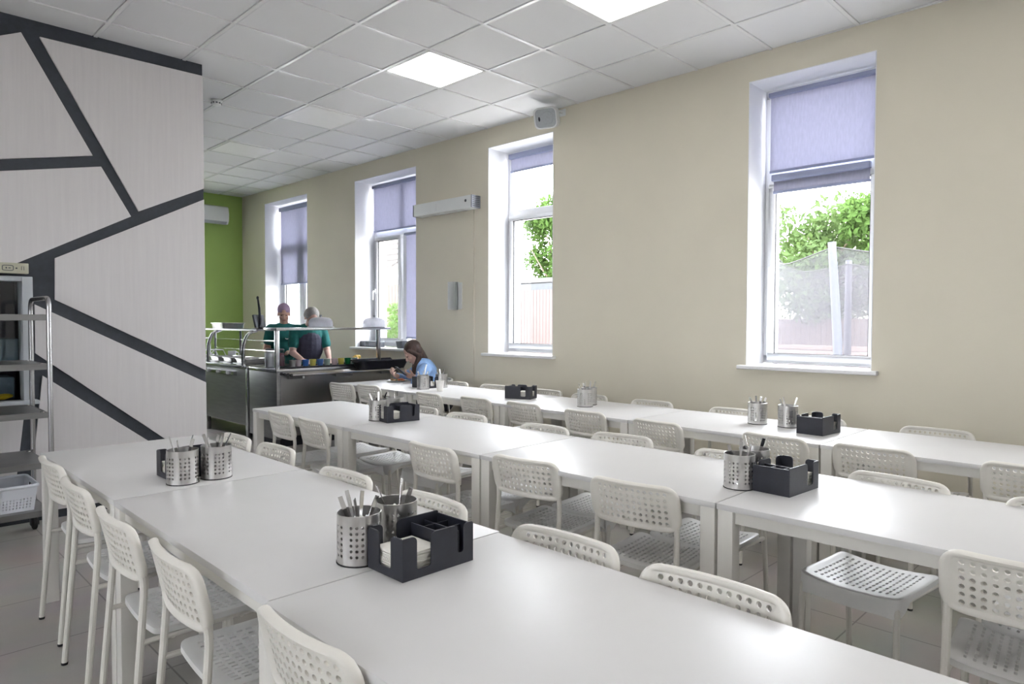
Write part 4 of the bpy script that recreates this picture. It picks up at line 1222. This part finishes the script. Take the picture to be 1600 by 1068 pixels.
def till():
    # till monitor with a slim arm, on the end of the hot counter's guard shelf
    x, y, z = 3.80, 8.30, 1.2978
    t = thing('till_monitor', 'dark flat monitor with a tall black arm above the hot counter', 'monitor', (x, y, z))
    b = MB(); b.prism(rrect(.14, .12, .03), 0, .012, lambda u, v, w: Vector((u, v, w))); obj('base', b, M['black_plastic'], t, bevel=.002)
    a = Matrix.Rotation(R(-48), 3, 'Z') @ Matrix.Rotation(R(-12), 3, 'Y')
    s = MB(); s.box(-.012, .012, -.15, .15, .02, .185, lambda X, Y, Z: a @ Vector((X, Y, Z)) + Vector((.03, .02, .0))); so = obj('screen_case', s, M['dark_grey'], t, bevel=.006)
    f = MB(); f.box(-.0135, -.0122, -.135, .135, .035, .17, lambda X, Y, Z: a @ Vector((X, Y, Z)) + Vector((.03, .02, .0))); obj('display', f, M['screen'], so, smooth=0)
    p = MB(); p.tube(fillet([(.0, -.02, .012), (.005, -.02, .20), (-.02, -.01, .40)], .06), [.012] * 8, 10) if False else p.tube([(.0, -.02, .010), (.004, -.02, .12), (-.004, -.015, .26), (-.02, -.01, .385)], [.016, .018, .015, .011], 10)
    obj('arm', p, M['black_plastic'], t)
    h = MB(); h.ell((-.022, -.01, .395), (.016, .016, .022), seg=12, rings=8); h.ell((.0, -.03, .03), (.03, .02, .035), seg=12, rings=8); obj('joint', h, M['black_plastic'], t)
till()

# ------------------------------------------------------------------ things on the window sill by the counter
def sill_things():
    z = ZB + .0012
    p = W(7.66, .13, z)
    t = thing('radio', 'small dark boxy radio on the sill left of the shelf post', 'radio', p)
    t.rotation_euler = (0, 0, AW)
    b = MB(); b.box(-.06, .06, -.21, .21, 0, .075); obj('case', b, M['dark_grey'], t, bevel=.008)
    d = MB(); d.lathe([(.028, 0), (.026, .006), (1e-5, .006)], 18, (-.060, .06, .038), lambda q: Vector((-q.z, q.x, q.y))); obj('dial', d, M['mid_grey'], t)
    g = MB(); g.box(-.0625, -.0595, -.17, -.02, .015, .06); obj('grille', g, M['mid_grey'], t, smooth=0)
    for tt, lab, m in ((6.985, 'dark grey square pot on the sill under the open casement', 'dark_grey'), (6.765, 'mid grey square pot on the sill under the long narrow blind', 'mid_grey')):
        q = thing('flower_pot', lab, 'pot', W(tt, .13, z)); q.rotation_euler = (0, 0, AW)
        mb = MB(); n = 4
        vs = [(a * .052, b * .052, 0) for a, b in ((-1, -1), (1, -1), (1, 1), (-1, 1))] + [(a * .064, b * .064, .088) for a, b in ((-1, -1), (1, -1), (1, 1), (-1, 1))] + [(a * .056, b * .056, .088) for a, b in ((-1, -1), (1, -1), (1, 1), (-1, 1))] + [(a * .046, b * .046, .01) for a, b in ((-1, -1), (1, -1), (1, 1), (-1, 1))]
        mb.add(vs, [(3, 2, 1, 0), (12, 13, 14, 15)] + [(i * 4 + k, i * 4 + (k + 1) % 4, i * 4 + 4 + (k + 1) % 4, i * 4 + 4 + k) for i in range(3) for k in range(4)])
        obj('pot', mb, M[m], q, bevel=.004)
        s = MB(); s.box(-.052, .052, -.052, .052, .06, .072); obj('soil', s, M['black_rubber'], q, smooth=0)
sill_things()

# ------------------------------------------------------------------ people
def ik(S, T, a, b, pole):
    S, T, pole = Vector(S), Vector(T), Vector(pole); d = T - S; L = min(d.length, (a + b) * .999); u = d.normalized()
    x = (a * a - b * b + L * L) / (2 * L); h = math.sqrt(max(0, a * a - x * x))
    p = (pole - u * pole.dot(u)).normalized(); return S + u * x + p * h, S + u * L

def hand(mb, wr, d, n, side, curl=.5, k=1.):
    """wr wrist, d finger direction, n palm normal (palm faces n), side: +1 thumb toward n x d"""
    wr, d, n = Vector(wr), Vector(d).normalized(), Vector(n); n = (n - d * n.dot(d)).normalized(); s = n.cross(d) * side
    offs = (.031, .011, -.010, -.029); lens = (.040, .045, .042, .032)
    for o, L in zip(offs, lens):
        kn = wr + d * .083 * k + s * o * k
        mb.capsule(wr + s * o * .55 * k + d * .01, .0145 * k, kn, .0115 * k, 10, 3)
        a = curl * .5; p = kn; dd = d
        for q, f in enumerate((1., .68, .52)):
            dd = (d * math.cos(a) + n * math.sin(a)); e = p + dd * L * f * k
            mb.capsule(p, (.0098 - .0009 * q) * k, e, (.0090 - .0009 * q) * k, 8, 3); p = e; a += curl * .8
    t0 = wr + d * .022 + s * .026 * k; t1 = t0 + (d * .5 + s * .8 + n * .25).normalized() * .038 * k; t2 = t1 + (d * .85 + s * .3 + n * .4).normalized() * .030 * k
    mb.capsule(t0, .0135 * k, t1, .0105 * k, 8, 3); mb.capsule(t1, .0105 * k, t2, .0088 * k, 8, 3)

def person(lab, loc, rz, hz=.86, lean=10, neck=15, headp=20, heady=0, sw=.175, T=.50, hands=(), skin='skin', top='teal', seated=False, girth=1., hair=None, sleeve=.55, apron=False, extra=None):
    t = thing('person', lab, 'person', loc, rz)
    hip = Vector((0, 0, hz)); la = R(lean)
    sp = Vector((math.sin(la), 0, math.cos(la))); bk = Vector((-math.cos(la), 0, math.sin(la)))
    rot = Matrix.Rotation(la, 3, 'Y')
    nb = hip + sp * T
    na = R(lean + neck); nd = Vector((math.sin(na), 0, math.cos(na)))
    hc = nb + nd * .145
    Rh = Matrix.Rotation(R(heady), 3, 'Z') @ Matrix.Rotation(R(headp), 3, 'Y')
    H = lambda x, y, z: hc + Rh @ Vector((x, y, z))
    b = MB()
    # trunk
    b.ell(hip + sp * .02, (.105 * girth, .150 * girth, .12), rot); b.ell(hip + sp * .20, (.095 * girth, .135 * girth, .15), rot)
    b.ell(hip + sp * .37, (.105 * girth, .155 * girth, .15), rot); b.capsule(nb - sp * .055 + Vector((0, -sw * .8, 0)), .05, nb - sp * .055 + Vector((0, sw * .8, 0)), .05)
    b.capsule(nb - sp * .05, .060, hc - nd * .04, .050)
    # head
    b.ell(H(-.012, 0, .032), (.094, .074, .092), Rh); b.ell(H(.022, 0, -.040), (.066, .058, .074), Rh); b.ell(H(.056, 0, -.088), (.026, .026, .020), Rh)
    b.capsule(H(.084, 0, .012), .008, H(.105, 0, -.026), .0125); b.ell(H(.076, 0, .026), (.016, .050, .012), Rh)
    b.ell(H(.060, .040, -.028), (.024, .020, .022), Rh); b.ell(H(.060, -.040, -.028), (.024, .020, .022), Rh)
    for s in (-1, 1): b.ell(H(-.006, s * .074, -.010), (.018, .010, .030), Rh)
    # arms
    sh = []; 
    for i, s in enumerate((1, -1)):
        S = nb - sp * .065 + Vector((0, s * sw, 0)); Tg, pole, hd, hn, curl = hands[i]
        E, Wp = ik(S, Tg, .285, .245, pole); sh.append((S, E, Wp))
        b.capsule(S, .052 * girth, E, .040 * girth ** .5); b.capsule(E, .041 * girth ** .5, Wp, .027)
        hand(b, Wp, hd if hd else (Wp - E), hn, s, curl)
    # legs
    leg = []
    for s in (-1, 1):
        if seated: K = hip + Vector((.41, s * .10, -.01)); A = Vector((.36, s * .10, .09))
        else: K = Vector((.02, s * .10, hz * .54)); A = Vector((-.01, s * .10, .08))
        h0 = hip + Vector((0, s * .085, -.02)); leg.append((h0, K, A)); b.capsule(h0, .080, K, .052); b.capsule(K, .052, A, .036); b.capsule(A, .034, A + Vector((.14, 0, -.045)), .026)
    body = obj('body', b, M[skin], t, remesh=.0055, smooth_it=4)
    # face
    for s in (-1, 1):
        e = MB(); e.ell(H(.0775, s * .030, .004), (.009, .0095, .0048), Rh, 12, 8); obj('eye', e, M['eye'], t)
    l = MB(); l.ell(H(.0835, 0, -.062), (.009, .022, .0075), Rh, 14, 8); obj('lips', l, M['lips'], t)
    # top
    c = MB(); g = girth
    c.ell(hip + sp * .0, (.128 * g, .172 * g, .13), rot); c.ell(hip + sp * .20, (.120 * g, .162 * g, .17), rot); c.ell(hip + sp * .37, (.128 * g, .180 * g, .16), rot)
    c.capsule(nb - sp * .06 + Vector((0, -sw * .9, 0)), .066, nb - sp * .06 + Vector((0, sw * .9, 0)), .066)
    for S, E, Wp in sh:
        if sleeve <= 1: c.capsule(S, .070 * g ** .5, S.lerp(E, sleeve), .066 * g ** .5)
        else: c.capsule(S, .072, E, .056); c.capsule(E, .056, E.lerp(Wp, sleeve - 1), .044)
    obj('shirt', c, M[top], t, remesh=.008, smooth_it=3)
    tr = MB()
    tr.ell(hip + sp * -.02, (.118 * g, .162 * g, .12), rot)
    for h0, K, A in leg: tr.capsule(h0, .092, K, .064); tr.capsule(K, .064, A, .05)
    obj('trousers', tr, M['trousers'], t, remesh=.01, smooth_it=3)
    for h0, K, A in leg:
        s = MB(); s.capsule(A + Vector((-.03, 0, -.045)), .034, A + Vector((.15, 0, -.05)), .030); s.box(A.x - .06, A.x + .18, A.y - .035, A.y + .035, 0, .03); obj('shoe', s, M['black_rubber'], t, remesh=.008, smooth_it=3)
    if apron:
        a = MB()
        a.ell(hip + sp * .22 + Vector((.042, 0, 0)), (.118 * g, .172 * g, .27), rot); a.ell(hip + sp * .33 + Vector((.040, 0, 0)), (.108 * g, .150 * g, .15), rot); a.ell(hip + Vector((.025, 0, -.14)), (.130 * g, .175 * g, .22))
        a.capsule(nb - sp * .11 + Vector((.085, .09, 0)), .022, nb - sp * .005 + Vector((.0, .075, 0)), .018); a.capsule(nb - sp * .11 + Vector((.085, -.09, 0)), .022, nb - sp * .005 + Vector((.0, -.075, 0)), .018)
        obj('apron', a, M['apron'], t, remesh=.008, smooth_it=2)
    if hair:
        h = MB()
        if hair == 'net':
            h.ell(H(-.030, 0, .046), (.094, .092, .090), Rh); h.ell(H(-.05, 0, .0), (.075, .088, .075), Rh)
            obj('hair', h, M['hair_grey'], t, remesh=.006, smooth_it=2, label='grey hair under a thin net')
        elif hair == 'scarf':
            h.ell(H(-.022, 0, .052), (.096, .084, .090), Rh); h.ell(H(-.05, 0, .01), (.068, .080, .07), Rh); h.capsule(H(.055, -.04, .055), .018, H(.055, .04, .055), .018)
            obj('headscarf', h, M['scarf'], t, remesh=.006, smooth_it=2, label='lilac knitted head covering')
        else:
            h.ell(H(-.026, 0, .044), (.098, .084, .092), Rh); h.ell(H(-.055, 0, -.01), (.058, .074, .085), Rh)
            for s in (-1, 1):
                h.capsule(H(.02, s * .070, .045), .020, H(-.03, s * .075, -.07), .028)
                p1 = H(-.03, s * .075, -.07); p2 = p1 + Vector((.05, s * -.005, -.12)); p3 = p1 + Vector((.06, s * -.01, -.21)); h.capsule(p1, .030, p2, .026); h.capsule(p2, .026, p3, .012)
            h.capsule(H(-.06, 0, -.05), .05, nb - sp * .06 + bk * .05, .04)
            obj('hair', h, M['hair_brown'], t, remesh=.006, smooth_it=2, label='long dark brown hair')
    if extra: extra(t, dict(nb=nb, sp=sp, H=H, sh=sh, hip=hip, bk=bk))
    return t

# server bending over the counter
person('person in teal shirt and dark apron bending over the row of cups', (4.31, 8.06, 0), R(-101), hz=.86, lean=15, neck=32, headp=52, sw=.170, girth=1.12,
       hands=(((.40, .17, .925), (-.5, .45, -1), (1, -.3, -.1), (-.1, 0, -1), .4), ((.40, -.17, .925), (-.5, -.45, -1), (1, .3, -.1), (-.1, 0, -1), .4)), skin='skin_pale', top='teal', hair='net', sleeve=.62, apron=True)
def badge(t, d):
    m = MB(); c = d['nb'] - d['sp'] * .20 + Vector((.140, .05, 0))
    m.tube(fillet([c + Vector((.004, .035, 0)), c + Vector((.008, .01, .012)), c + Vector((.010, -.02, .004)), c + Vector((.010, -.035, .016))], .02), .006, 8)
    obj('shirt_print', m, M['white_print'], t, label='small white print on the chest')
person('person in teal shirt with lilac headscarf standing nearest the green wall', (4.29, 8.62, 0), R(-116), hz=.86, lean=6, neck=10, headp=18, sw=.165, girth=1.05,
       hands=(((.26, .10, 1.0), (-.5, .35, -1), (1, -.5, .1), (0, 0, -1), .6), ((.24, -.15, 1.0), (-.5, -.35, -1), (1, .5, .1), (0, 0, -1), .6)), skin='skin', top='teal', hair='scarf', sleeve=.55, extra=badge)
# young person eating at the window row
def jacket_bits(t, d):
    S, E, Wp = d['sh'][0]
    up_ = Vector((-.35, .75, .55)).normalized() * .062
    s = MB(); s.tube([S + up_ * .9 + d['sp'] * .02, S.lerp(E, .35) + up_, S.lerp(E, .7) + up_ * .95, E + up_ * .8], [.016, .018, .018, .016], 10, flat=.5); obj('sleeve_stripe', s, M['white_print'], t, label='pale stripe along the sleeve')
    c = MB(); nb, sp = d['nb'], d['sp']
    ring = [nb - sp * .015 + Vector((math.cos(a) * .075, math.sin(a) * .085, .018 * -math.cos(a))) for a in [2 * PI * k / 20 for k in range(20)]]
    c.tube(ring, .020, 8, closed=True); obj('collar', c, M['denim'], t)
gl_, ga = Vector((4.745, 5.815, 0)), R(147)
person('person in a blue jacket leaning over a plate at the window row', gl_, ga, hz=.535, lean=30, neck=8, headp=38, sw=.160, T=.47, seated=True, girth=.95,
       hands=(((.31, .10, .800), (-.3, 1, -.2), (.85, -.5, .15), (.2, -.8, .5), .8), ((.50, -.02, .805), (-.2, -1, -.3), (.5, .75, .25), (-.5, .3, .8), .8)), skin='skin_pale', top='denim', hair='long', sleeve=1.75, extra=jacket_bits)
def phone():
    q = Matrix.Rotation(ga, 3, 'Z')
    c = gl_ + q @ Vector((.455, .045, .862))
    t = thing('mobile_phone', 'dark slim phone held in both hands above the plate', 'phone', c); t.rotation_euler = (0, R(-40), ga + R(20))
    b = MB(); b.prism(rrect(.15, .074, .010), -.004, .004, lambda u, v, w: Vector((u, v, w))); obj('case', b, M['dark_grey'], t, bevel=.0015)
    s = MB(); s.prism(rrect(.138, .066, .006), .0041, .0046, lambda u, v, w: Vector((u, v, w))); obj('screen', s, M['screen'], t, smooth=0)
phone()

# ------------------------------------------------------------------ outdoors
mb = MB(); mb.box(-60, 60, -50, 60, -.35, -.25); struct('ground', mb, M['ground'], smooth=0)
def tree(loc, h, crown, rad, n, m, lab, grp='trees outside the windows', seed=1, trunk=True, leaf=.20):
    t = thing('tree' if trunk else 'bush', lab, 'tree' if trunk else 'bush', loc, group=grp)
    r2 = random.Random(seed)
    if trunk:
        k = MB(); k.tube([(0, 0, 0), (.05, .02, h * .4), (-.02, .06, h * .8)], [.14, .11, .05], 10)
        for q in range(7):
            a = r2.uniform(0, 6.28); z = h * r2.uniform(.4, .7); k.tube([(0, 0, z), (math.cos(a) * rad * .4, math.sin(a) * rad * .4, z + h * .12), (math.cos(a) * rad * .7, math.sin(a) * rad * .7, z + h * .25)], [.04, .022, .008], 6)
        obj('trunk', k, M['bark'], t)
    l = MB(); blobs = []
    for q in range(crown):
        a = r2.uniform(0, 6.28); rr = rad * math.sqrt(r2.random()) * .75; z = h * r2.uniform(.42 if trunk else .15, .88); blobs.append((Vector((rr * math.cos(a), rr * math.sin(a), z)), rad * r2.uniform(.28, .48)))
    vs = []; fs = []
    for q in range(n):
        c, br = blobs[r2.randrange(len(blobs))]
        d = Vector((r2.gauss(0, 1), r2.gauss(0, 1), r2.gauss(0, 1))).normalized(); p = c + d * br * (r2.random() ** .33)
        a = Vector((r2.gauss(0, 1), r2.gauss(0, 1), r2.gauss(0, 1))).normalized(); b = a.cross(d).normalized() if a.cross(d).length > .01 else Vector((1, 0, 0))
        L = leaf * r2.uniform(.6, 1.3); w = L * .45
        i = len(vs); vs += [p - a * L * .5, p + b * w * .5 + d * w * .12, p + a * L * .5, p - b * w * .5 + d * w * .12]; fs.append((i, i + 1, i + 2, i + 3))
    l.add(vs, fs); o = obj('crown' if trunk else 'foliage', l, M[m], t, smooth=0); 
    return t
tree((19.0, 6.9, -.25), 4.9, 16, 1.9, 8200, 'leafy2', 'pale green tree seen left in the nearest window', seed=1)
tree((19.0, 4.6, -.25), 5.0, 18, 1.9, 9000, 'leafy', 'leafy green tree seen right in the nearest window', seed=2)
tree((24.5, 9.5, -.25), 4.6, 16, 2.2, 7000, 'leafy2', 'hazy green tree behind, between the two in the nearest window', seed=3)
tree((14.0, 12.0, -.25), 5.3, 18, 1.35, 9000, 'leafy', 'dense green tree seen above the pink fence', seed=4, leaf=.17)
tree((8.6, 12.0, -.25), 2.1, 12, .55, 2600, 'leafy', 'green bush under the tiled roof outside the open casement', grp=None, seed=5, trunk=False, leaf=.10)

def trampoline():
    c = Vector((11.3, 3.1, -.25)); rad = 1.73
    t = thing('trampoline', 'garden trampoline with pale padded poles and net outside the nearest window', 'trampoline', c)
    angs = sorted(R(a) for a in (168.4, 41, -20, 228, 288, 105))
    for a in angs:
        p = Vector((math.cos(a) * rad, math.sin(a) * rad, 0)); d = Vector((.04, -.16, 0)) if abs(a - R(168.4)) < .01 else Vector((0, 0, 0))
        q = MB(); q.tube([p + d * .8 + Vector((0, 0, .3)), p + d * .5 + Vector((0, 0, 1.5)), p + Vector((0, 0, 2.74))], [.062, .060, .052], 12); po = obj('padded_pole', q, M['sleeve_blue'], t)
        l = MB(); l.tube([p * .98 + d, p * .98 + d * .8 + Vector((0, 0, .6))], .025, 8); obj('leg', l, M['steel_dark'], t)
    net = MB(); vs = []; fs = []; m = 60; rr = rad * .965
    for k in range(m):
        a = -PI / 2 + 2 * PI * k / m
        near = min(abs((a - b + PI) % (2 * PI) - PI) for b in angs); sag = .16 * math.sin(min(1, near / .6) * PI / 2)
        vs += [(math.cos(a) * rr, math.sin(a) * rr, .62), (math.cos(a) * rr, math.sin(a) * rr, 2.68 - sag)]
    for k in range(m): l = (k + 1) % m; fs.append((2 * k, 2 * l, 2 * l + 1, 2 * k + 1))
    net.add(vs, fs); obj('net', net, M['net'], t, smooth=60)
    top = MB(); top.tube([Vector(vs[2 * k + 1]) for k in range(m)], .010, 6, closed=True); obj('net_cord', top, M['black_rubber'], t)
    bed = MB(); bed.lathe([(1e-5, .60), (rad * .85, .60), (rad * .86, .61), (rad, .61), (rad, .57), (1e-5, .585)], 40); obj('jumping_mat', bed, M['mid_grey'], t)
trampoline()
def timber_pile():
    r2 = random.Random(4)
    for k in range(11):
        a = r2.uniform(-.35, .35) + (.6 if k % 4 == 0 else 0); L = r2.uniform(2.2, 3.6); z = -.17 + .10 * k + r2.uniform(-.02, .02); cx, cy = 16.2 + r2.uniform(-.4, .4), 5.4 + r2.uniform(-.8, .8)
        q = Matrix.Rotation(a, 3, 'Z'); mb = MB(); mb.box(-.07, .07, -L / 2, L / 2, -.045, .045, lambda X, Y, Z: q @ Vector((X, Y, Z)))
        o = obj('timber_plank', mb, M['timber'], None, smooth=0); o.location = (cx, cy, z); tag(o, 'pale timber plank in the pile behind the trampoline net', 'plank', 'planks piled behind the trampoline')
timber_pile()
def fence(x, y0, y1, h, m, lab, n, zb=-.25, plank=.13):
    t = thing('fence', lab, 'fence', (x, (y0 + y1) / 2, zb), world=True)
    mb = MB(); k = 0; y = y0
    while y < y1: mb.box(x - .012, x + .012, y, y + plank - .008, zb, zb + h); y += plank
    obj('boards', mb, M[m], t, smooth=0)
    r = MB()
    for z in (.3, h - .3): r.box(x + .012, x + .05, y0, y1, zb + z, zb + z + .07)
    obj('rail', r, M[m], t, smooth=0)
fence(10.6, 9.2, 11.2, 2.33, 'fence_pink', 'pinkish corrugated fence outside the window under the speaker', 0, plank=.09)
fence(9.6, 11.6, 14.2, 2.55, 'fence_wood', 'weathered board fence behind the bush outside the open casement', 0)
fence(17.8, -6, 9.2, 1.75, 'fence_wood', 'weathered board fence behind the trampoline', 0)
def shed():
    t = thing('shed_roof', 'pale low shed roof just above the pink fence', 'shed', (12.2, 11.2, -.25), world=True)
    b = MB(); b.box(11.6, 13.4, 9.9, 12.2, -.25, 2.05); obj('wall', b, M['house_wall'], t, smooth=0)
    g = MB(); g.box(11.56, 11.6, 10.0, 11.35, 2.08, 2.30); obj('dark_opening', g, M['car_dark'], t, smooth=0)
    r = MB(); r.box(11.4, 13.5, 9.7, 12.3, 2.31, 2.40); r.box(11.6, 13.4, 9.9, 12.2, 2.05, 2.32); obj('roof', r, M['shed_roof'], t, smooth=0)
shed()
def house(lab, x0, x1, y0, y1, zw, zr, loc, tiles=True):
    t = thing('house', lab, 'house', loc, world=True)
    b = MB(); b.box(x0, x1, y0, y1, -.25, zw); obj('wall', b, M['house_wall'], t, smooth=0)
    xm = (x0 + x1) / 2
    r = MB(); rows = 9
    for k in range(rows):     # stepped tile courses on the near slope
        f0, f1 = k / rows, (k + 1) / rows
        r.prism([(x0 - .35 + (xm - x0 + .35) * f0, zw - .12 + (zr - zw + .12) * f0 + .05), (x0 - .35 + (xm - x0 + .35) * f1, zw - .12 + (zr - zw + .12) * f1), (x0 - .35 + (xm - x0 + .35) * f1, zw - .12 + (zr - zw + .12) * f1 - .06), (x0 - .35 + (xm - x0 + .35) * f0, zw - .12 + (zr - zw + .12) * f0 - .01)], y0 - .3, y1 + .3, lambda u, v, w: Vector((u, w, v)))
    r.prism([(xm, zr), (x1 + .35, zw - .12), (x1 + .35, zw - .2), (xm, zr - .08)], y0 - .3, y1 + .3, lambda u, v, w: Vector((u, w, v)))
    r.prism([(x0, zw), (x1, zw), (xm, zr - .1)], y0 + .01, y1 - .01, lambda u, v, w: Vector((u, w, v)))
    obj('roof', r, M['roof_tile' if tiles else 'shed_roof'], t, smooth=0)
house('neighbouring house with grey roof tiles outside the open casement', 11.0, 14.5, 15.5, 21.0, 3.0, 4.6, (12.7, 18, -.25))
house('distant pale building above the trees in the nearest window', 40, 50, 8.0, 15.5, 7.6, 9.0, (45, 11.5, -.25), False)

# ------------------------------------------------------------------ world, view
wd = bpy.data.worlds.new('sky'); scn.world = wd; wd.use_nodes = True
bg = wd.node_tree.nodes['Background']; bg.inputs['Color'].default_value = (.955, .95, 1.0, 1); bg.inputs['Strength'].default_value = SKY
vs = scn.view_settings
vs.view_transform = 'Standard'; vs.look = 'None'; vs.exposure = EXPOSURE; vs.gamma = 1; vs.use_curve_mapping = False
